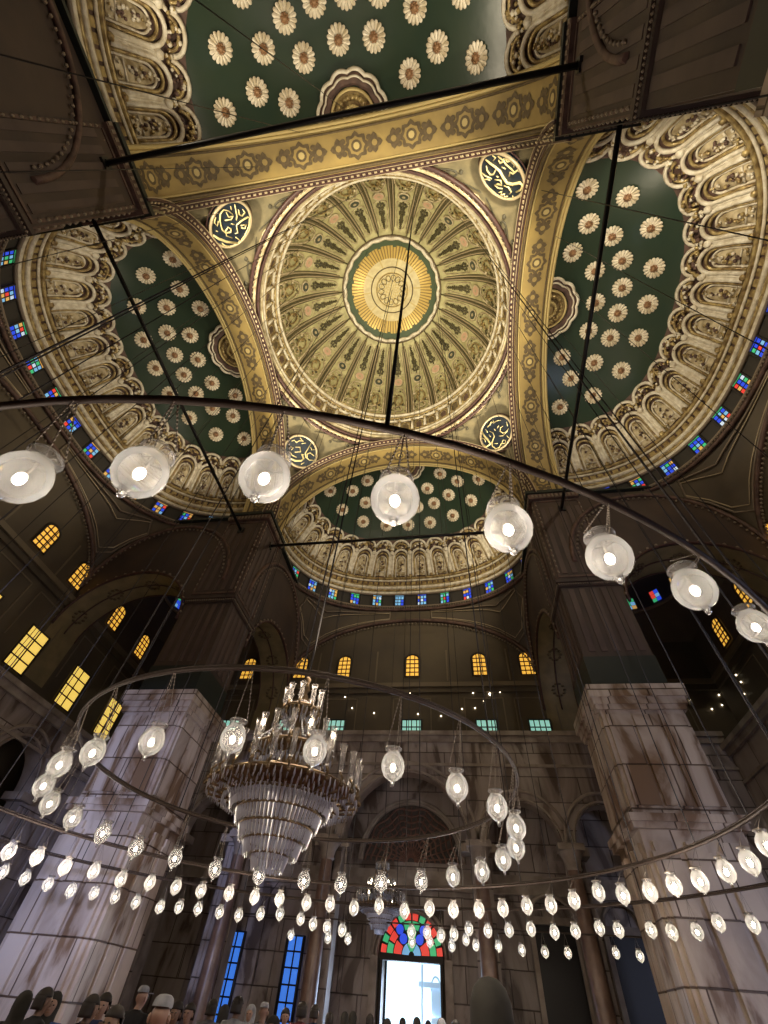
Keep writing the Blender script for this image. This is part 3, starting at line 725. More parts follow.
for (qx, qy) in plab:
    t = thing('pendentive', plab[(qx, qy)], 'pendentive', (0, 0, 0), 0, 'painted pendentives under the great dome')
    m = MB(); m.grid(lambda th, s: pend_pt(qx, qy, th, s), lin(0, math.pi/2, 41), lin(0, 1, 10), 0); m.build('painted_plaster', [OLIVE], t)
    c = pend_pt(qx, qy, math.pi/4, .29); n = pend_normal(qx, qy, math.pi/4, .29); c = Vector(c)+n*.22
    tx = n.cross(Vector((0, 0, 1))).normalized(); ty = n.cross(tx)
    r = 1.50
    rd = MB(); ang = [2*math.pi*i/40 for i in range(40)]
    rd.poly([c+tx*r*math.cos(a)+ty*r*math.sin(a) for a in ang], 0)
    for i in range(40):
        a, b = ang[i], ang[(i+1) % 40]
        p, q = c+tx*r*math.cos(a)+ty*r*math.sin(a), c+tx*r*math.cos(b)+ty*r*math.sin(b); rd.quad(p, q, q-n*.4, p-n*.4, 0)
    ro = rd.build('roundel', [NAVY], t)
    m = MB(); m.tube([c+tx*r*math.cos(a)+ty*r*math.sin(a) for a in ang], .10, 5, 0, closed=True); m.tube([c+tx*r*1.12*math.cos(a)+ty*r*1.12*math.sin(a)-n*.15 for a in ang], .05, 5, 1, closed=True)
    m.build('gilt_rim', [BEAD, REDM], ro)
    (ox, oy, sc), sts = STROKES[(qx, qy)]
    # centre of the traced strokes maps to the roundel centre
    ccx, ccy = {(1, -1): (350, 400), (-1, -1): (400, 420), (-1, 1): (420, 370), (1, 1): (375, 370)}[(qx, qy)]
    dpx = {(1, -1): 300, (-1, -1): 310, (-1, 1): 262, (1, 1): 272}[(qx, qy)]
    cc = c+n*.03
    def hitp(zx, zy):
        # offset in pixels from the roundel's centre, carried onto the roundel's own plane
        d = Vector(ray(ox+zx*sc, oy+zy*sc)); o = Vector(CAM); return o+d*((cc-o).dot(n)/d.dot(n))
    shift = cc-hitp(ccx, ccy)
    m = MB()
    for i, st in enumerate(sts):
        pts = [hitp(*p)+shift for p in st]
        pts = [cc+(p-cc)*min(1, r*.93/max(1e-6, (p-cc).length)) for p in pts]
        w0 = .080 if i == 0 else (.048 if len(st) > 3 else .036)
        k = len(pts); m.tube(pts, [w0*(.55+.6*math.sin(math.pi*(j+.5)/k)) for j in range(k)], 5, 0)
    m.build('lettering', [GOLDL], ro)
    # scrolls and border line
    m = MB(); rnd = random.Random(3)
    def on(th, s, h=.04):
        return Vector(pend_pt(qx, qy, th, s))+pend_normal(qx, qy, th, s)*h
    for th0, s0, sg in ((.36, .40, 1), (.55, .17, -1), (1.21, .40, -1), (1.02, .17, 1), (.25, .55, 1), (1.32, .55, -1), (.70, .78, 1), (.87, .78, -1), (.47, .75, 1), (1.1, .75, -1)):
        pts = []
        for k in range(16):
            a = k*.55; rr = .07*(1-k/17); pts.append(on(th0+rr*math.cos(a)*sg, min(.95, max(.03, s0+1.6*rr*math.sin(a)*(.7))), .03))
        m.tube(pts, .06, 4, 0)
        m.blob(on(th0+.1*sg, s0, .03), .2, .2, .1, m=0, n=5, k=3)
        m.blob(on(th0-.06*sg, s0+.07, .03), .16, .2, .1, m=0, n=5, k=3)
    for off, r_, mm in ((.07, .06, 1), (.11, .035, 0)):
        m.tube([on(th, 1-off*(1.0+1.2*abs(math.sin(2*th)))) for th in lin(.22, math.pi/2-.22, 30)], r_, 4, mm)
        m.tube([on(th, off*.9) for th in lin(.22, math.pi/2-.22, 30)], r_, 4, mm)
    m.build('scroll_ornament', [OLIVED, BEAD], t)

# ------------------------------------------------------------------ the great dome
t = thing('great_dome', 'huge gilded dome with twenty-four ribs around a sunburst medallion', 'dome')
DR, DZ, DH = 9.8, 41.2, 9.8
def DD(th, ph, h=0):
    p = R_(ph); r = (DR-h)*math.cos(p); return (r*math.cos(th), r*math.sin(th), DZ+(DH-h)*math.sin(p))
m = MB(); TAU = 2*math.pi
m.grid(lambda a, k: ((RR-.15*k)*math.cos(a), (RR-.15*k)*math.sin(a), RZ-.35+k*.5), [TAU*i/96 for i in range(96)], [0, 1, 2], 0, wrap=True)
for r, z, w_, mm in ((RR+.25, RZ-.45, .16, 0), (RR+.02, RZ-.25, .14, 1), (RR-.18, RZ+.1, .16, 0), (RR-.32, RZ+.5, .16, 1), (RR-.25, RZ+.95, .10, 1)):
    m.tube([(r*math.cos(a), r*math.sin(a), z) for a in [TAU*i/96 for i in range(96)]], w_, 5, mm, closed=True)
for i in range(170):
    a = TAU*i/170; m.blob(((RR+.12)*math.cos(a), (RR+.12)*math.sin(a), RZ-.38), .11, m=2, n=5, k=3)
m.build('beaded_ring', [REDM, CREAM, BEAD], t)
m = MB()                                                         # drum arcade
m.grid(lambda a, z: (9.98*math.cos(a), 9.98*math.sin(a), z), [TAU*i/96 for i in range(96)], [37.3, 38, 39, 40, 41.3], 3, wrap=True)
for z, w_, mm, r in ((37.9, .12, 1, 9.85), (38.35, .09, 0, 9.85), (40.3, .14, 1, 9.8), (40.75, .16, 0, 9.72), (41.15, .18, 1, 9.62)):
    m.tube([(r*math.cos(a), r*math.sin(a), z) for a in [TAU*i/96 for i in range(96)]], w_, 5, mm, closed=True)
for i in range(48):
    a = TAU*i/48
    def Q(da, z, h=.1): return ((9.95-h)*math.cos(a+da), (9.95-h)*math.sin(a+da), z)
    m.tube([Q(0, 38.4), Q(0, 40.3)], .14, 5, 1); m.blob(Q(0, 40.1, .15), .2, m=0, n=5, k=3)
    m.tube([Q(.025, 38.4), Q(.025, 39.5)]+[Q(.065-.04*math.cos(b), 39.5+.5*math.sin(b)) for b in lin(.3, math.pi-.3, 6)]+[Q(.105, 39.5), Q(.105, 38.4)], .07, 4, 0)
    m.poly([Q(.04, 38.5, .06), Q(.09, 38.5, .06), Q(.09, 39.5, .06), Q(.065, 39.85, .06), Q(.04, 39.5, .06)], 4 if i % 2 else 2)
for i in range(120):
    a = TAU*i/120; p = (9.72*math.cos(a), 9.72*math.sin(a)); m.blob((*p, 40.5), .10, m=1, n=4, k=3)
m.build('arcaded_drum', [GOLD, WHITE, MAUVE, CREAM, OCHRED], t)
m = MB(); m.grid(lambda a, p: DD(a, p), [TAU*i/96 for i in range(96)], lin(-1, 60.5, 16), 0, wrap=True); m.build('shell', [DOMEB], t)
NS = 24; TH0 = math.pi/2+.02
m = MB(); m.tube([DD(0, p, .10) for p in lin(0, 59, 14)], [.10-.04*k/13 for k in range(14)], 5, 0)
for d in (-.019, .019): m.tube([DD(d*(1-.3*q), p, .06) for q, p in enumerate(lin(1, 56, 3))] if False else [DD(d, p, .06) for p in lin(1, 56, 12)], .07, 4, 1)
for d in (-.033, .033): m.tube([DD(d, p, .03) for p in lin(1, 54, 12)], .035, 4, 0)
rib0 = m.build('rib', [DOMED, BEAD], t)
sm = MB(); a = 0; rnd = random.Random(5)
for k in range(12):                                          # inner leaf spray
    p = 38.5+k*1.35; wd = (.36-.022*k)
    for s_ in (-1, 1): sm.blob(DD(a+s_*wd*.075*(1+.5*math.sin(k*1.7)), p, .07), .15-.004*k, .15-.004*k, .08, m=4, n=5, k=3)
sm.tube([DD(a, p, .08) for p in (36.5, 45, 54.5)], .07, 4, 4)
sm.tube([DD(a+q, p, .05) for q, p in ((-.07, 37), (-.075, 44), (-.05, 54), (0, 55.6), (.05, 54), (.075, 44), (.07, 37), (0, 36))], .05, 4, 1, closed=True)
for k in range(34):                                          # broad foot ornament
    p = rnd.uniform(4, 26); q = rnd.uniform(-1, 1)*.075
    sm.blob(DD(a+q, p, .1), rnd.uniform(.08, .17), m=rnd.choice([0, 1, 1, 4]), n=5, k=3)
sm.tube([DD(a+q, p, .1) for q, p in ((-.09, 2.5), (-.09, 20), (-.05, 26.5), (0, 28), (.05, 26.5), (.09, 20), (.09, 2.5))], .08, 4, 1)
sm.tube([DD(a+.045*math.cos(b), 17+5*math.sin(b), .15) for b in lin(0, TAU*.95, 12)], .08, 4, 0, closed=True)
sm.tube([DD(a+.04*math.cos(b), 8.5+3*math.sin(b), .15) for b in lin(0, TAU*.95, 10)], .08, 4, 1, closed=True)
seg0 = sm.build('segment_ornament', [GOLD, CREAM, PINK, DARKD, DOMED], t)
c = Vector(DD(a, 32, .12)); n = (Vector(DD(a, 32, 1))-Vector(DD(a, 32, 0))).normalized(); tx = Vector((-math.sin(a), math.cos(a), 0)); ty = n.cross(tx)
an = [TAU*k/14 for k in range(14)]
discs = []
for mm, lab in ((PINK, 'salmon pink disc'), (DARKD, 'dark green disc')):
    m = MB(); m.poly([c+tx*.40*math.cos(q)+ty*.40*math.sin(q)+n*.04 for q in an], 0)
    m.poly([c+tx*.15*math.cos(q)+ty*.15*math.sin(q)+n*.07 for q in an], 1)
    m.tube([c+tx*.45*math.cos(q)+ty*.45*math.sin(q) for q in an], .09, 4, 1, closed=True)
    o = m.build('painted_disc', [mm, CREAM], t); o['label'] = lab; discs.append(o)
for i in range(NS):
    for kind, o0 in (('rib', rib0), ('seg', seg0), ('disc', discs[i % 2])):
        if kind == 'disc': o = o0 if i < 2 else o0.copy()
        else: o = o0 if i == 0 else o0.copy()
        if o is not o0: COL.objects.link(o); o.parent = t
        o.rotation_euler.z = TH0+TAU*(i+(.5 if kind == 'rib' else 0))/NS
m = MB()
for p, w_, mm in ((1.2, .14, 1), (3, .08, 0)):
    m.tube([DD(b, p, .1) for b in [TAU*i/96 for i in range(96)]], w_, 5, mm, closed=True)
m.build('springing_moulding', [GOLD, CREAM], t)
# medallion: painted and gilded cap
def cap(th, rho, h=0): return DD(th, 90-30.5*rho, h)
NA = 240; rhos = [0.001, .06, .1, .14, .2, .25, .3, .33, .38, .41, .43, .5, .565, .58, .65, .72, .76, .79, .82, .93, .95, 1.0]
def capmat(i, j):
    rho = (rhos[j]+rhos[j+1])/2; a = TAU*i/NA
    if rho > .94: return 0
    star = .79+.045*abs(math.sin(a*9))
    if rho > star: return 1
    if rho > .58: return 3 if i % 3 == 0 else 2
    if rho > .43: return 5 if (i % 24) < 2 else 4
    if rho > .41: return 1
    if rho > .33: return 4
    if rho > .30: return 5
    return 5 if ((i//12+j) % 2) else 4
m = MB(); m.grid(lambda a, r_: cap(a, r_, .02), [TAU*i/NA for i in range(NA)], rhos, 0, True, capmat, True)
m.build('sunburst_medallion', [WHITE, GREEN2, RAY, RAYD, PETAL, OCHREL], t)
m = MB(); AN = [TAU*i/96 for i in range(96)]
m.tube([cap(a, .97+.012*math.cos(24*a), .1) for a in [TAU*i/192 for i in range(192)]], .17, 5, 0, closed=True); m.tube([cap(a, 1.02, .1) for a in AN], .08, 5, 1, closed=True)
m.tube([cap(a, .42, .06) for a in AN], .05, 4, 1, closed=True); m.tube([cap(a, .31, .06) for a in AN], .04, 4, 2, closed=True)
for k in range(14): m.tube([cap(TAU*k/14+.2*math.cos(b), .22+.06*math.sin(b), .05) for b in lin(0, TAU*.95, 8)], .03, 4, 1, closed=True)
m.build('medallion_mouldings', [WHITE, OCHRED, GOLD], t)

# ------------------------------------------------------------------ corner bays: low ceiling with small dome and coloured windows
for sx in (-1, 1):
    m = MB(); cx, cy = sx*17.9, 17.9; n = 40
    x0, x1 = sorted((sx*(PC+2.4), sx*W))
    an = [TAU*i/n for i in range(n)]
    def sq(a, hx=4.55, hy=4.55):
        c, s = math.cos(a), math.sin(a); k = min(hx/abs(c) if abs(c) > 1e-6 else 1e9, hy/abs(s) if abs(s) > 1e-6 else 1e9); return cx+c*k, cy+s*k
    m.grid(lambda a, k: ((sq(a)[0]*(1-k)+(cx+3.9*math.cos(a))*k), (sq(a)[1]*(1-k)+(cy+3.9*math.sin(a))*k), 22.6+2.4*k), an, [0, .5, 1], 0, True, None, True)
    m.grid(lambda a, k: (cx+3.9*math.cos(a), cy+3.9*math.sin(a), 25+k), an, [0, 1.5], 1, True, None, True)
    m.grid(lambda a, k: (cx+3.9*math.cos(a)*math.cos(k), cy+3.9*math.sin(a)*math.cos(k), 26.5+2.4*math.sin(k)), an, lin(0, 1.57, 8), 1, True, None, True)
    m.tube([(cx+3.85*math.cos(a), cy+3.85*math.sin(a), 25) for a in an], .14, 5, 2, closed=True)
    tag(m.build('ceiling_corner', [WALLU, DRUM, BEADD]), kind='structure')
    for k in range(12):
        a = TAU*(k+.5)/12; rnd = random.Random(k+3*sx)
        m = MB(); c = Vector((cx+3.82*math.cos(a), cy+3.82*math.sin(a), 25.8)); tx_ = Vector((-math.sin(a), math.cos(a), 0))
        for ci in range(2):
            for ri in range(3):
                p = c+tx_*(-.35+.35*ci); z = -.5+.36*ri
                m.quad(p+Vector((0, 0, z)), p+tx_*.33+Vector((0, 0, z)), p+tx_*.33+Vector((0, 0, z+.33)), p+Vector((0, 0, z+.33)), rnd.choice([0, 0, 1, 4, 3, 2]))
        o = m.build('window_%d' % (200+k+(20 if sx > 0 else 0)), COLS); tag(o, kind='structure')

# ------------------------------------------------------------------ outer wall windows
wn = [0]
def window(sd, u, z0, z1, hw, pane, arched=True, cols=3, rows=4, dy=0):
    wn[0] += 1
    t = bpy.data.objects.new('window_%d' % wn[0], None); COL.objects.link(t); t['kind'] = 'structure'
    t.rotation_euler.z = SIDES[sd]; t.location = b2w(sd, u, W+dy, z0); H = z1-z0; zs = H-hw*.8 if arched else H
    fr = MB(); pn = MB()
    y = -.06
    out = [(-hw, 0), (-hw, zs)]+([(-hw*math.cos(a), zs+hw*.8*math.sin(a)) for a in lin(.25, math.pi-.25, 9)] if arched else [])+[(hw, zs), (hw, 0)]
    fr.tube([(x, y-.05, z) for x, z in out], .09, 4, 0, closed=True)
    pn.poly([(x, y+.02, z) for x, z in out], 0)
    for c in range(1, cols):
        x = -hw+2*hw*c/cols; zt = zs+(hw*.8*math.sqrt(max(0, 1-(x/hw)**2)) if arched else 0)
        fr.box(x-.035, x+.035, y-.05, y, 0, zt)
    for r in range(1, rows+1):
        z = zs*r/rows; fr.box(-hw, hw, y-.05, y, z-.035, z+.035)
    fr.build('window_frame', [LEAD], t); pn.build('pane', [pane], t)
for u in WIN_U: window('F', u, 20.0, 22.0, .58, YPANE)
for u in WIN_U: window('F', u, 14.9, 16.5, .75, CPANE, False, 4, 3)
for u in WIN_U[3:]: window('L', u, 19.9, 21.9, .60, YPANE)
for u in WIN_U: window('R', u, 19.9, 21.9, .60, YPANE) if u < 12 else None
for u in (-9, -5, .3, 5.6, 9.9, 14.6, 19.1): window('L', u, 13.8, 16.4, .80, YPANE2, False, 2, 4)
# deep-blue tall windows and dark doors at floor level
for u, h in ((-9.4, .46), (-5.95, .46)):
    window('F', u, .9, 4.55, h, DAYB, False, 2, 6, dy=-.30)
for u, h, z1 in ((7.9, 1.0, 5.6), (11.4, .85, 5.4)):
    t = bpy.data.objects.new('door_%d' % (2 if u < 9 else 3), None); COL.objects.link(t); t['kind'] = 'structure'; t.location = (u, W-.45, 0)
    m = MB(); m.box(-h, h, -.1, .05, 0, z1); m.build('door_leaf', [IRON], t)
    m = MB(); m.box(-h-.25, -h, -.25, .1, 0, z1+.25); m.box(h, h+.25, -.25, .1, 0, z1+.25); m.box(-h-.3, h+.3, -.3, .1, z1, z1+.3)
    m.tube([((h+.1)*math.cos(a), -.2, z1+.3+.9*math.sin(a)) for a in lin(0, math.pi, 14)], .1, 5, 0); m.build('door_surround', [STONE], t)

# entrance door with coloured fan light
t = bpy.data.objects.new('door_1', None); COL.objects.link(t); t['kind'] = 'structure'; t.location = (.42, W, 0)
m = MB(); m.box(-1.5, 1.5, 1.4, 1.5, 0, 4.0); m.build('courtyard_light', [DAY], t)
m = MB(); m.box(.45, .55, .6, .7, 0, 3.9); m.box(.95, 1.45, .8, .9, 0, 3.2); m.box(.95, 1.4, .6, .7, 1.9, 2.1); m.box(.3, 1.45, .7, .75, 3.1, 3.3)
m.tube([(1.2+.25*math.cos(a), .75, 3.0+.5*math.sin(a)) for a in lin(0, math.pi, 10)], .04, 4); m.build('courtyard_arcade', [DAYW], t)
m = MB()
for x in (-1.62, 1.5): m.box(x, x+.12, -.35, .1, 0, 4.0)
m.box(-1.7, 1.7, -.4, .1, 3.9, 4.12); m.build('door_frame', [LEAD], t)
m = MB()
for r in (1.85, 2.05): m.tube([(r*math.cos(a), -.4, 4.05+(r-.05)*math.sin(a)) for a in lin(0, math.pi, 30)], .1, 5, 0)
for sx in (-1, 1): m.box(*sorted((sx*1.75, sx*2.15)), -.5, 0, 0, 4.05)
m.build('door_surround', [STONE], t)
m = MB()
m.poly([(1.72*math.cos(a), -.05, 4.12+1.68*math.sin(a)) for a in lin(0, math.pi, 30)], 6)
k = 0
for r0, r1, n_ in ((.15, .5, 3), (.55, .95, 5), (1.0, 1.32, 8), (1.36, 1.65, 12)):
    for i in range(n_):
        a0, a1 = math.pi*i/n_+.03, math.pi*(i+1)/n_-.03
        ci = [(1, 2, 1), (4, 0, 2, 0, 4), (2, 4, 0, 2, 2, 0, 4, 2), (4, 2, 4, 4, 2, 4, 4, 2, 4, 4, 2, 4)][[3, 5, 8, 12].index(n_)][i]
        if n_ in (5, 8) and ci == 0:
            rc, ac = (r0+r1)/2, (a0+a1)/2; m.poly([(rc*math.cos(ac)+.21*math.cos(b), -.14, 4.15+rc*math.sin(ac)+.21*math.sin(b)) for b in [TAU*j/12 for j in range(12)]], 0)
        else:
            m.poly([(r0*math.cos(a), -.12, 4.15+r0*math.sin(a)) for a in lin(a0, a1, 5)]+[(r1*math.cos(a), -.12, 4.15+r1*math.sin(a)) for a in lin(a1, a0, 5)], ci)
m.build('fanlight', COLS+[LEAD], t)

# ------------------------------------------------------------------ lamp rings
RC = (0.3, 0.1)
def ring(r, z, label, n=120):
    m = MB()
    m.tube([(RC[0]+r*math.cos(a), RC[1]+r*math.sin(a), z) for a in [TAU*i/n for i in range(n)]], .034, 6, 0, closed=True)
    m.tube([(RC[0]+r*math.cos(a), RC[1]+r*math.sin(a), z+.05) for a in [TAU*i/n for i in range(n)]], .016, 4, 0, closed=True)
    return tag(m.build('lamp_ring', [RINGM]), label, 'ring', 'iron rings carrying the lamps')
RZS = {1: (4.55, 4.95), 2: (8.93, 4.70), 3: (12.95, 4.75)}
ring(*RZS[1], 'small inner iron hoop hanging around the big crystal chandelier')
ring(*RZS[2], 'large iron hoop sweeping overhead across the view, carrying the nearest globes')
ring(*RZS[3], 'outermost iron hoop carrying the small distant lamps of the back row', 160)

# lamp prototype: egg-shaped clear glass with bulb, collar, finial, three chains
LP = [(.028, -.215), (.030, -.19), (.06, -.175), (.11, -.14), (.148, -.085), (.165, -.02), (.160, .04), (.138, .10), (.105, .145), (.085, .165), (.088, .19), (.112, .215)]
def lamp_proto():
    t = thing('glass_lamp', '', 'lamp', (0, 0, 0))
    m = MB(); m.lathe(LP, n=24); m.build('glass_globe', [GLASS], t)
    m = MB(); m.lathe([(.112, .205), (.122, .215), (.118, .228), (.104, .222), (.112, .205)], n=24)
    m.build('collar', [GLASS], t)
    m = MB(); m.blob((0, 0, -.235), .026, n=8, k=5); m.lathe([(.03, -.19), (.02, -.21), (.012, -.22)], n=8); m.build('finial', [GLASS], t)
    m = MB(); m.blob((0, 0, -.02), .034, .034, .048, n=14, k=9); m.build('bulb', [BULB], t)
    m = MB(); m.tube([(0, 0, .03), (0, 0, .2)], .012, 6); m.tube([(0, 0, .2), (0.1, 0, .2)], .006, 4); m.tube([(0, 0, .2), (-.1, 0, .2)], .006, 4); m.build('socket', [CHAIN], t)
    m = MB()
    for k in range(3):
        a = TAU*k/3+.4; p0 = Vector((.118*math.cos(a), .118*math.sin(a), 0)); p1 = Vector((.01*math.cos(a), .01*math.sin(a), .5))
        N_ = 14
        for i in range(N_):
            q0, q1 = p0.lerp(p1, i/N_), p0.lerp(p1, (i+.8)/N_); m.tube([q0, (q0+q1)/2, q1], [.004, .010, .004], 4)
        m.tube([p0, p1], .004, 3)
    m.build('chain', [CHAIN], t, (0, 0, .215))
    return t
LAMP = lamp_proto()
FAR = thing('glass_lamp', '', 'lamp')
mm_ = MB(); mm_.lathe(LP, n=16); mm_.build('glass_globe', [GLASSF], FAR)
mm_ = MB(); mm_.blob((0, 0, -.02), .042, .042, .056, n=8, k=5); mm_.build('bulb', [BULB], FAR)
mm_ = MB(); mm_.lathe([(.112, .205), (.122, .215), (.108, .225)], n=10); mm_.build('collar', [CHAIN], FAR)
mm_ = MB(); mm_.tube([(.1, 0, 0), (0, 0, .5)], .005, 3); mm_.tube([(-.06, .09, 0), (0, 0, .5)], .005, 3); mm_.tube([(-.06, -.09, 0), (0, 0, .5)], .005, 3); mm_.build('chain', [CHAIN], FAR, (0, 0, .215))
used = {id(LAMP): False, id(FAR): False}
def hoop_point(p, k):
    r, z = RZS[k]; d = np.array(p[:2])-np.array(RC); d = d/np.linalg.norm(d)*r; return Vector((RC[0]+d[0], RC[1]+d[1], z))
def place(proto, p, label, group, s=1.0, hook=None):
    if not used[id(proto)]: o = proto; used[id(proto)] = True
    else: o = copy_tree(proto)
    o.location = tuple(p); o.scale = (s, s, s)
    for ch in o.children:
        if ch.name.startswith('chain') and hook is not None:
            v = (hook-Vector(tuple(p)))/s-Vector((0, 0, .215)); ch.rotation_mode = 'QUATERNION'
            ch.rotation_quaternion = v.to_track_quat('Z', 'Y'); ch.scale = (1, 1, v.length/.5)
    o['label'] = label; o['group'] = group
    return o
BIG = [(22, 477), (141, 472), (265, 477), (395, 499), (508, 528), (609, 557), (694, 589), (755, 626)]
bl = ['nearest-row round glass lamp cut by the left edge of the view', 'large round glass lamp over the left half-dome', 'large round glass lamp beneath the lower left roundel',
      'large round glass lamp in the middle, in front of the entrance half-dome', 'large round glass lamp before the right end of the entrance half-dome',
      'large round glass lamp over the dark shaft of the right pier', 'large round glass lamp lower right, hanging from three twisted chains', 'large amber-tinted round glass lamp cut by the right edge']
for (x, y), l in zip(BIG, bl):
    p = atcyl(x, y, 8.72, far=False); place(LAMP, p, l, 'large near lamps on the overhead hoop', 1.08, hoop_point(p, 2))
R1 = [(152, 741), (233, 738), (315, 750), (393, 766), (457, 787), (497, 807), (516, 827), (516, 847), (503, 859), (482, 871), (453, 876), (421, 881), (381, 883), (341, 884), (304, 880), (259, 875), (215, 869), (175, 858), (136, 848), (103, 833), (73, 818), (50, 803), (44, 785), (60, 764), (93, 752)]
for i, (x, y) in enumerate(R1):
    p = at(x, y, 2, 4.0)
    d = p[:2]-np.array(RC); r = np.linalg.norm(d)
    l = 'glass lamp on the inner hoop, %s clockwise from the one over the left pier top' % ORD[i] if i else 'amber glass lamp of the inner hoop hanging before the top of the left pier'
    place(LAMP, p, l, 'lamps on the small inner hoop', 1.0, hoop_point(p, 1))
rows = {
 'A': ([(9, 851), (37, 857), (65, 867), (94, 871), (121, 879), (150, 882.5), (176, 887), (201, 890.5), (229, 893), (254.5, 897), (279.5, 899), (306.5, 903), (330, 904), (354, 908), (379, 906), (404.5, 911), (429.5, 908.5), (453.5, 910), (479, 909.5), (503, 908.5), (527, 906), (551, 905), (574, 900), (598.5, 892), (623, 895), (650, 891.5), (674, 885), (700, 881), (726, 871), (749.6, 862), (767, 845)], 8.72, 'far arc of the overhead hoop'),
 'B': ([(3, 872), (25, 878), (48, 884), (71, 890.6), (94, 893), (115, 897), (136, 902), (160, 907), (179, 907), (198, 909), (219.6, 912), (238.6, 915), (260.5, 914), (280, 914), (300.6, 919), (313, 924), (327, 927), (342, 930), (411.5, 932), (427, 932), (441, 935.6), (454, 934), (469, 929), (488, 930.6), (509, 930), (531, 929), (554.5, 932), (575.4, 931), (599.5, 928), (618.5, 930), (651, 930), (672, 932), (697, 931.5), (718.4, 923), (753, 924)], 12.9, 'arc of the outermost hoop'),
}
for k, (pts, r, nm) in rows.items():
    for i, (x, y) in enumerate(pts):
        p = atcyl(x, y, r, far=True)
        if abs(p[0]) > 9.6 and abs(p[1]) > 9.6: p = atcyl(x, y, min(r, 12.6), far=True)
        place(FAR, p, 'small glowing glass lamp, %s from the left in the %s' % (ORD[i], nm), 'small lamps in the '+nm, 1.0, hoop_point(p, 2 if k == 'A' else 3))
C4 = [(291, 935), (328, 938), (348, 939), (412, 942), (430, 942), (452, 946), (466, 940), (476, 945), (498.5, 946), (522, 950), (545, 952), (568, 953), (616, 953), (640, 956), (669.4, 959)]
rail = sorted([tuple(at(x, y, 2, 4.0)[:2]) for x, y in C4])
rs = [q for n_, q in enumerate(rail) if True]
def rail_y(x): return float(np.interp(x, [-6.5, 0, 6, 12.5], [16.6, 16.5, 16.3, 15.8]))
for i, (x, y) in enumerate(C4):
    p = at(x, y, 2, 4.0); p = at(x, y, 1, rail_y(p[0]))
    place(FAR, p, 'tiny glowing glass lamp, %s from the left in the lowest row' % ORD[i], 'tiny lamps in the lowest row', .95, Vector((p[0], p[1], 4.68)))
m = MB(); m.tube([(x, rail_y(x), 4.68) for x in lin(-7, 12.4, 30)], .03, 5)
for x in (-6.5, 12.3): m.tube([(x, rail_y(x), 4.68), (x, GY+.1, 6.5)], .02, 4)
tag(m.build('lamp_rail', [RINGM]), 'thin iron rail carrying the lowest row of tiny lamps before the entrance wall', 'rail')

# hangers: thick rod in the middle and many thin wires
def wire(p0, p1, r, label, group=None, mtl=WIRE, name='hanging_wire', cat='wire'):
    m = MB(); m.tube([p0, p1], r, 5); return tag(m.build(name, [mtl]), label, cat, group)
q = at(395, 425, 2, 4.75)
hp = hoop_point(at(389, 418, 2, 4.7), 2)
wire(tuple(hp), (hp.x, hp.y, 37.5), .022, 'thick dark rod dropping from the great dome to the overhead hoop', mtl=IRON)
wire((0, 0, 7.3), (0, 0, 50.9), .03, 'long thin rod from the dome medallion down to the big chandelier', mtl=IRON)
k = 0
for (r, z, n, zt) in ((8.93, 4.7, 28, 34.5), (4.55, 4.95, 8, 47.5), (12.95, 4.75, 26, 33.2)):
    for i in range(n):
        a = TAU*(i+.35)/n; x, y = RC[0]+r*math.cos(a), RC[1]+r*math.sin(a)
        if abs(x) > 9.9 and abs(y) > 9.9: continue
        rad = math.hypot(x, y)
        if math.hypot(x-CAM[0], y-CAM[1]) < 3.4: continue
        if max(abs(x), abs(y)) > PC:
            zz = 35.0 if max(abs(x), abs(y)) > 12 else 34.0
            u_ = min(abs(x), abs(y)); zz = AZ+ARISE*math.sqrt(1-(u_/PC)**2) if max(abs(x), abs(y)) < 12.5 else S(.5, 75)[2]-1.0
        elif rad < 9.6: zz = DZ+math.sqrt(DR**2-rad**2) if rad < 9.4 else 41
        else: zz = 36
        wire((x, y, z), (x, y, zz), .015, 'thin dark wire dropping from the vaults to a lamp hoop', 'thin wires holding the lamp hoops')
        k += 1

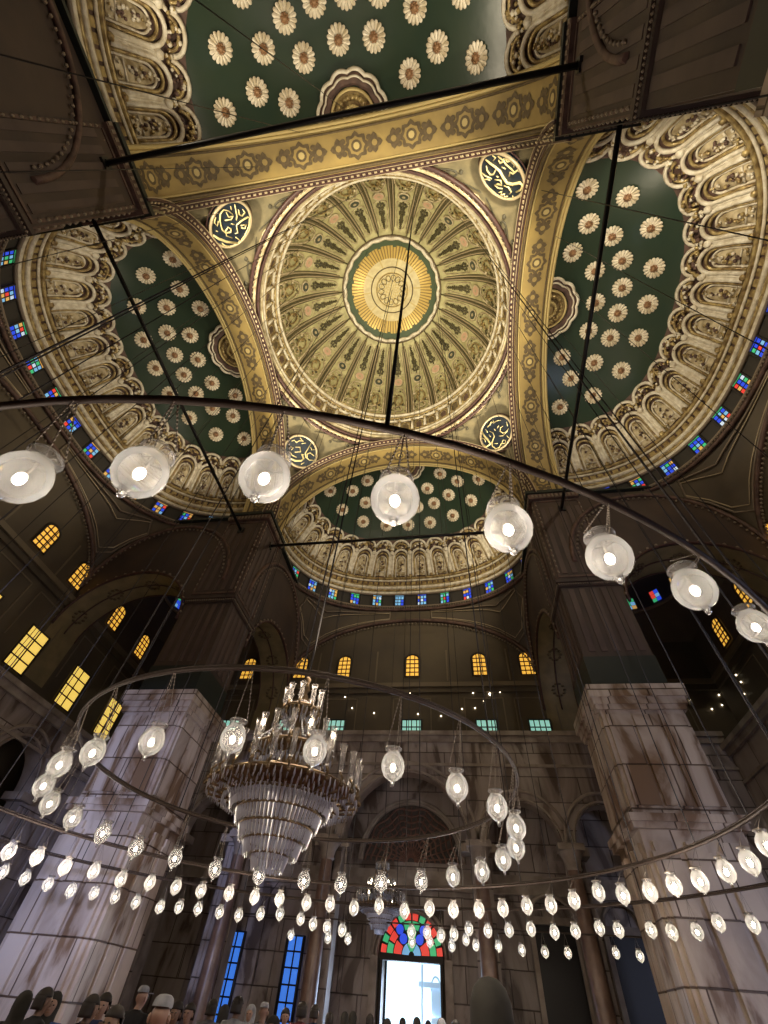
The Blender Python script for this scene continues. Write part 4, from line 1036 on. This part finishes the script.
# ------------------------------------------------------------------ chandeliers
def chandelier(loc, s, label, full=True):
    t = thing('chandelier', label, 'chandelier', loc); t.scale = (s, s, s)
    # heights in metres relative to loc (bottom tip)
    m = MB()
    m.tube([(0, 0, .6), (0, 0, 3.9)], [.09, .06], 8)
    m.lathe([(.02, 3.95), (.10, 3.85), (.05, 3.75), (.12, 3.6), (.06, 3.5), (.15, 3.3), (.07, 3.1), (.16, 2.7), (.09, 2.4), (.22, 2.0), (.12, 1.7)], n=14); m.build('stem', [BRASS], t)
    def tier(name, z, r, n, cup_h, lit):
        f = MB()
        f.tube([(r*.96*math.cos(a), r*.96*math.sin(a), z) for a in [TAU*i/48 for i in range(48)]], .05, 6, 0, closed=True)
        f.tube([(r*.7*math.cos(a), r*.7*math.sin(a), z-.12) for a in [TAU*i/40 for i in range(40)]], .05, 6, 0, closed=True)
        f.grid(lambda a, k: (r*(.84+.16*k)*math.cos(a), r*(.84+.16*k)*math.sin(a), z-.20+.18*k+.04*math.sin(18*a)), [TAU*i/72 for i in range(72)], lin(0, 1, 4), 0, True, None, True)
        for i in range(n):
            a = TAU*i/n; c, s_ = math.cos(a), math.sin(a)
            f.tube([(r*q*c, r*q*s_, z+h) for q, h in ((.5, -.1), (.8, -.24), (1.02, -.2), (1.08, 0.02), (1.03, .12))], .028, 5)
            f.blob((r*1.08*c, r*1.08*s_, z-.1), .05, n=5, k=3)
        f.build(name, [BRASS], t)
        sh = MB(); fl = MB()
        for i in range(n):
            a = TAU*i/n; x, y = r*1.04*math.cos(a), r*1.04*math.sin(a)
            f2 = [(.04, .10), (.072, .16), (.060, .26), (.062, .36), (.088, .43)]
            if i == 0: sh.lathe([(q, h*cup_h) for q, h in f2], n=8); so0 = so = sh.build('glass_shade', [SHADE], t)
            else: so = so0.copy(); COL.objects.link(so)
            so.location = (x, y, z)
            if lit(i):
                fl = MB(); fl.blob((0, 0, .28*cup_h), .030, .030, .06, n=6, k=4); fl.build('candle_bulb', [BULBF], so)
        d = MB()
        for i in range(n*3):
            a = TAU*i/(n*3)
            for q, dz in ((1.04, -.16), (.92, -.24), (.8, -.32), (.7, -.26)):
                x, y = r*q*math.cos(a), r*q*math.sin(a); d.tube([(x, y, z+dz+.12), (x, y, z+dz+.02), (x, y, z+dz-.08)], [.008, .024, .004], 4)
        d.build('crystal_drops', [CRYST], t)
    tier('lower_tier', 1.35, 1.5, 26, 1.5, lambda i: i % 13 == 5)
    tier('middle_tier', 2.1, .86, 14, 1.35, lambda i: i in (2, 3, 5, 6, 7, 9, 12, 0))
    tier('upper_tier', 3.05, .42, 9, 1.2, lambda i: False)
    # stepped crystal cone
    for (z1, z0, ra, rb) in ((1.12, .90, 1.06, .98), (.90, .68, .86, .80), (.66, .44, .72, .66), (.44, .22, .56, .50), (.24, .02, .34, .28)):
        m = MB(); n = int(60*ra)+14
        for i in range(n):
            a = TAU*i/n; da = TAU/n*.42; zz = z0-.02*(i % 2)
            P = lambda r_, aa, z: (r_*math.cos(aa), r_*math.sin(aa), z)
            m.quad(P(ra, a-da, z1), P(ra+.025, a, z1), P(rb+.02, a, zz), P(rb, a-da, zz+.03)); m.quad(P(ra+.025, a, z1), P(ra, a+da, z1), P(rb, a+da, zz+.03), P(rb+.02, a, zz))
            m.quad(P(ra, a+da, z1), P(ra, a-da, z1), P(rb, a-da, zz+.03), P(rb, a+da, zz+.03))
        m.build('crystal_fringe', [CRYST], t)
        m = MB(); m.tube([(ra*math.cos(a), ra*math.sin(a), z1+.02) for a in [TAU*i/40 for i in range(40)]], .025, 5, 0, closed=True)
        m.build('brass_hoop', [BRASS], t)
    # bead strings up from the middle tier
    m = MB()
    for i in range(18):
        a = TAU*i/18; c, s_ = math.cos(a), math.sin(a)
        for k in range(16):
            q = k/15; r_ = .80*(1-q)**1.7+.14; z = 2.15+1.1*q
            m.blob((r_*c, r_*s_, z), .026, n=5, k=3)
    m.build('bead_strings', [CRYST], t)
    return t
chandelier((0.0, 0.0, 3.38), 1.0, 'big tiered brass and crystal chandelier hanging left of centre')
pc = at(380, 960, 1, 17.5)
ch2 = chandelier((pc[0], 16.8, 4.3), .72, 'smaller dark crystal chandelier hanging before the entrance fanlight')
wire((pc[0], 16.8, 7.0), (pc[0], 16.8, 33.5), .012, 'thin wire above the smaller chandelier near the entrance')
light('chandelier_glow', 'POINT', (0, 0, 6.9), 30, (1, .82, .6), None, .3)

# string lights on the gallery
SL = [(335, 692), (345, 697), (375, 691), (379, 692), (410, 693), (432, 690), (459, 688), (473, 693), (490, 694), (500, 692), (374, 713), (418, 714), (441, 716), (462, 709), (475, 708), (484, 701), (352, 708),
      (652, 720), (676, 735), (690, 700), (712, 709), (719, 695), (728, 671), (736, 675), (741, 682), (744, 694), (722, 705)]
for i, (x, y) in enumerate(SL):
    p = at(x, y, 1, W-.08); r = .055 if i not in (8, 18) else .11
    if p[0] > W-.1: p = at(x, y, 0, W-.08)
    m = MB(); m.blob((0, 0, 0), r, n=6, k=4)
    o = m.build('string_light', [TINY], loc=tuple(p))
    tag(o, 'tiny white string-light point, %s from the left %s' % (ORD[sorted(q for q in SL if (q[0] < 600) == (x < 600)).index((x, y))], 'below the arched amber windows' if x < 600 else 'beyond the top of the right marble pier'), 'light', 'string lights below the amber windows' if x < 600 else 'string lights beyond the right pier')

# ------------------------------------------------------------------ people
SKINS = [mat('skin light', (.36, .22, .16), .5), mat('skin tan', (.24, .14, .09), .5), mat('skin dark', (.17, .09, .06), .5)]
CLOTH = {n: mat(n+' cloth', c, .85, noise=8) for n, c in {'black': (.015, .015, .018), 'navy': (.02, .03, .09), 'white': (.36, .37, .40), 'grey': (.16, .16, .17), 'brown': (.14, .08, .05), 'red': (.22, .05, .05), 'blue': (.04, .09, .28), 'beige': (.42, .34, .26), 'olive': (.030, .028, .022)}.items()}
HAIRM = mat('dark hair', (.02, .014, .01), .6)
def skin_mesh(name, verts, edges, mtl, parent, sub=1, root=0):
    me = bpy.data.meshes.new(name); me.from_pydata([v[:3] for v in verts], edges, []); me.materials.append(mtl)
    o = bpy.data.objects.new(name, me); COL.objects.link(o); o.parent = parent
    md = o.modifiers.new('skin', 'SKIN'); md.use_smooth_shade = True
    for i, v in enumerate(verts):
        rx = v[3]; ry = v[4] if len(v) > 4 else rx
        me.skin_vertices[0].data[i].radius = (rx, ry); me.skin_vertices[0].data[i].use_root = (i == root)
    sb = o.modifiers.new('sub', 'SUBSURF'); sb.levels = sub; sb.render_levels = sub
    return o
def person(x, y, h, yaw, skin, top, low, head, label, arm='down'):
    t = thing('person', label, 'person', (x, y, FZ), yaw, None); k = h/1.75
    t.scale = (k, k, k)
    # faces local -y ; one continuous body: legs, torso, arms, hands, neck, head
    V = [(0, 0, .95, .15, .11), (0, 0, 1.15, .13, .10), (0, .01, 1.37, .18, .11), (0, .01, 1.485, .075, .065), (0, .005, 1.535, .048, .05)]
    Ed = [(0, 1), (1, 2), (2, 3), (3, 4)]
    def add(v, p): V.append(v); Ed.append((p, len(V)-1)); return len(V)-1
    a = add((0, -.025, 1.575, .062, .075), 4); a = add((0, -.012, 1.65, .092, .108), a); add((0, 0, 1.715, .070, .085), a)
    for s in (-1, 1):
        q = add((s*.10, 0, .86, .085), 0); q = add((s*.11, -.01, .48, .058), q); q = add((s*.11, .01, .10, .042), q); add((s*.12, -.14, .04, .035), q)
        q = add((s*.19, .01, 1.41, .055), 2)
        if arm == 'up' and s == 1: E1, W1, H1 = (s*.26, -.10, 1.18), (s*.14, -.30, 1.38), (s*.11, -.33, 1.46)
        else: E1, W1, H1 = (s*.25, .03, 1.13), (s*.24, -.06, .88), (s*.235, -.08, .80)
        q = add((*E1, .042), q); q = add((*W1, .028), q); hnd = add((*H1, .036, .02), q)
        for f in range(4):
            o_ = (f-1.5)*.02; dz = -.05 if not (arm == 'up' and s == 1) else .05
            g = add((H1[0]+o_*.3, H1[1]+o_, H1[2]+dz, .009), hnd); add((H1[0]-s*.01, H1[1]+o_-.006, H1[2]+dz*1.7, .007), g)
        g = add((H1[0]-s*.02, H1[1]-.035, H1[2]+.0, .010), hnd); add((H1[0]-s*.03, H1[1]-.05, H1[2]-.03, .008), g)
    skin_mesh('body', V, Ed, SKINS[skin], t, 2)
    # clothes
    V = [(0, 0, 1.0, .165, .125), (0, 0, 1.18, .15, .12), (0, .01, 1.38, .20, .135), (0, .01, 1.49, .10, .09), (0, .01, 1.53, .066, .066)]; Ed = [(0, 1), (1, 2), (2, 3), (3, 4)]
    for s in (-1, 1):
        q = add((s*.20, .01, 1.43, .080), 2)
        if arm == 'up' and s == 1: q = add((s*.26, -.10, 1.18, .055), q); add((s*.16, -.26, 1.34, .042), q)
        else: q = add((s*.25, .03, 1.13, .055), q); add((s*.24, -.05, .93, .042), q)
    skin_mesh('top', V, Ed, CLOTH[top], t, 1)
    V = [(0, 0, 1.0, .16, .12)]; Ed = []
    for s in (-1, 1):
        q = add((s*.10, 0, .84, .105), 0); q = add((s*.11, -.01, .48, .080), q); add((s*.11, .01, .08, .066), q)
    skin_mesh('trousers', V, Ed, CLOTH[low], t, 1)
    # face
    m = MB(); m.blob((0, -.118, 1.625), .014, .022, .026, n=6, k=4); m.build('nose', [SKINS[skin]], t)
    for s in (-1, 1):
        m = MB(); m.blob((s*.084, .0, 1.63), .014, .022, .034, n=6, k=4); m.build('ear', [SKINS[skin]], t)
        m = MB(); m.blob((s*.033, -.104, 1.655), .014, .008, .008, n=6, k=4); m.build('eye', [HAIRM], t)
    m = MB(); m.tube([(-.025, -.10, 1.587), (0, -.106, 1.583), (.025, -.10, 1.587)], .005, 5); m.build('mouth', [ROSEB], t)
    if head in ('hair', 'long'):
        m = MB(); m.grid(lambda a, p: (.092*math.sin(p)*math.cos(a), .012+.108*math.sin(p)*math.sin(a)*(1 if math.sin(a) > 0 else .86), 1.675+.098*math.cos(p)), [TAU*i/16 for i in range(16)], lin(0, 1.45, 6), 0, True, None, True)
        m.grid(lambda a, z: (.094*math.cos(a), .012+.108*math.sin(a), z), lin(.1, math.pi-.1, 12), lin(1.70, 1.57 if head == 'hair' else 1.42, 5), 0)
        o = m.build('hair', [HAIRM], t); sd_ = o.modifiers.new('s', 'SOLIDIFY'); sd_.thickness = .012
    elif head == 'scarf' or head == 'whitescarf':
        c = CLOTH['olive'] if head == 'scarf' else CLOTH['white']
        m = MB()
        prof = [(.0, 1.80), (.05, 1.79), (.09, 1.755), (.112, 1.70), (.118, 1.63), (.112, 1.56), (.115, 1.50), (.16, 1.44), (.20, 1.38), (.215, 1.32)]
        m.grid(lambda a, k_: (prof[k_][0]*math.cos(a), .015+prof[k_][0]*math.sin(a)*.95*(1 if math.sin(a) > 0 else (.86 if k_ > 5 else .72)), prof[k_][1]), [TAU*i/24 for i in range(24)], list(range(len(prof))), 0, True, None, True)
        # face opening shows skin oval
        o = m.build('headscarf', [c], t)
    elif head == 'cap':
        m = MB(); m.lathe([(.0, 1.775), (.05, 1.770), (.078, 1.75), (.088, 1.72), (.089, 1.70)], (0, .005, 0), 16); m.box(-.06, .06, -.19, -.08, 1.69, 1.70); m.build('cap', [CLOTH['white']], t)
    return t
# (pixel x of head, distance, head-top z, yaw deg, skin, top, trousers, headwear, arm)
PPL = [
 (22, 6.2, 1.66, 200, 1, 'black', 'black', 'scarf', 'down', 'person in a black coat and dark scarf at the far lower left'),
 (42, 6.0, 1.72, 150, 1, 'black', 'black', 'hair', 'down', 'dark-haired person in black turned away at the foot of the left pier'),
 (52, 6.4, 1.68, 30, 0, 'blue', 'navy', 'scarf', 'down', 'person in a blue top and dark scarf at the left pier'),
 (92, 5.6, 1.70, 160, 1, 'black', 'black', 'hair', 'up', 'person in black raising a hand before the left pier'),
 (103, 6.2, 1.73, 20, 0, 'navy', 'black', 'hair', 'down', 'person in a navy jacket open over white before the left pier'),
 (118, 4.4, 1.64, 0, 1, 'black', 'black', 'hair', 'down', 'dark-haired person low in the crowd right of the navy jacket'),
 (139, 7.0, 1.86, 170, 0, 'black', 'black', 'cap', 'down', 'tall person in a white cap, back turned, right of the left pier'),
 (163, 4.6, 1.74, 200, 0, 'red', 'black', 'cap', 'down', 'person in a pale cap and dark red top close to the camera'),
 (178, 6.6, 1.72, 10, 1, 'black', 'black', 'hair', 'down', 'dark-haired person in black right of the pale cap'),
 (191, 7.5, 1.72, 0, 0, 'grey', 'grey', 'hair', 'down', 'person in grey left of the first blue window'),
 (213, 8.0, 1.80, 180, 1, 'grey', 'black', 'hair', 'down', 'person in grey standing under the first blue window'),
 (226, 9.0, 1.74, 180, 1, 'brown', 'black', 'scarf', 'up', 'person in brown with scarf under the first blue window'),
 (238, 7.6, 1.86, 170, 1, 'white', 'navy', 'hair', 'down', 'dark-haired person in a white shirt right of the first blue window'),
 (252, 9.0, 1.78, 0, 0, 'beige', 'grey', 'whitescarf', 'down', 'person in a white headscarf and beige clothes behind the white shirt'),
 (265, 8.2, 1.84, 190, 0, 'white', 'navy', 'cap', 'up', 'person in white with cap and raised hand between the blue windows'),
 (276, 6.0, 1.66, 0, 1, 'black', 'black', 'scarf', 'down', 'person in black with dark scarf between the blue windows'),
 (287, 9.4, 1.80, 20, 0, 'brown', 'black', 'hair', 'down', 'person in brown under the second blue window'),
 (303, 8.6, 1.94, 180, 1, 'red', 'black', 'hair', 'down', 'tall dark-haired person in dark red right of the second blue window'),
 (316, 9.6, 1.90, 160, 1, 'navy', 'black', 'hair', 'down', 'dark-haired person in navy beside the tall one in dark red'),
 (331, 11, 1.82, 180, 0, 'grey', 'black', 'hair', 'down', 'small distant person in grey left of the entrance'),
 (346, 11.5, 1.85, 180, 1, 'brown', 'black', 'scarf', 'down', 'small distant person in brown scarf left of the entrance'),
 (354, 13, 1.95, 180, 1, 'black', 'black', 'scarf', 'down', 'small distant person in black with scarf left of the doorway'),
 (371, 12, 1.88, 180, 1, 'navy', 'black', 'hair', 'down', 'small distant person at the left jamb of the bright doorway'),
 (388, 11, 1.80, 180, 0, 'blue', 'navy', 'scarf', 'down', 'person in blue silhouetted at the left of the bright doorway'),
 (403, 14, 1.90, 180, 0, 'grey', 'navy', 'hair', 'down', 'small grey person silhouetted in the bright doorway'),
 (417, 12.5, 1.93, 180, 1, 'blue', 'navy', 'scarf', 'down', 'blue-clad person silhouetted in the middle of the bright doorway'),
 (428, 14, 2.0, 180, 1, 'black', 'black', 'hair', 'down', 'dark person silhouetted at the right of the bright doorway'),
 (441, 11, 1.90, 180, 0, 'brown', 'black', 'whitescarf', 'down', 'person in a pale headscarf at the right jamb of the doorway'),
 (455, 10.5, 1.90, 180, 1, 'black', 'black', 'hair', 'down', 'dark person between the doorway and the hooded figure'),
]
for (px, D, zt, yw, sk, tp, lw, hd, arm, lab) in PPL:
    D = min(23.5, D*1.65) if px != 163 else 6.0
    d = ray(px, 1005); d = d/np.hypot(d[0], d[1]); x, y = CAM[0]+d[0]*D, CAM[1]+d[1]*D
    person(x, y, min(1.9, zt)*(1.75/1.76), R_(yw), sk, tp, lw, hd, lab, arm)
d = ray(491, 1005); d = d/np.hypot(d[0], d[1]); D = 3.9
person(CAM[0]+d[0]*D, CAM[1]+d[1]*D, 1.88, R_(175), 1, 'black', 'black', 'scarf', 'near hooded figure in a dark olive headscarf seen from behind at bottom centre')
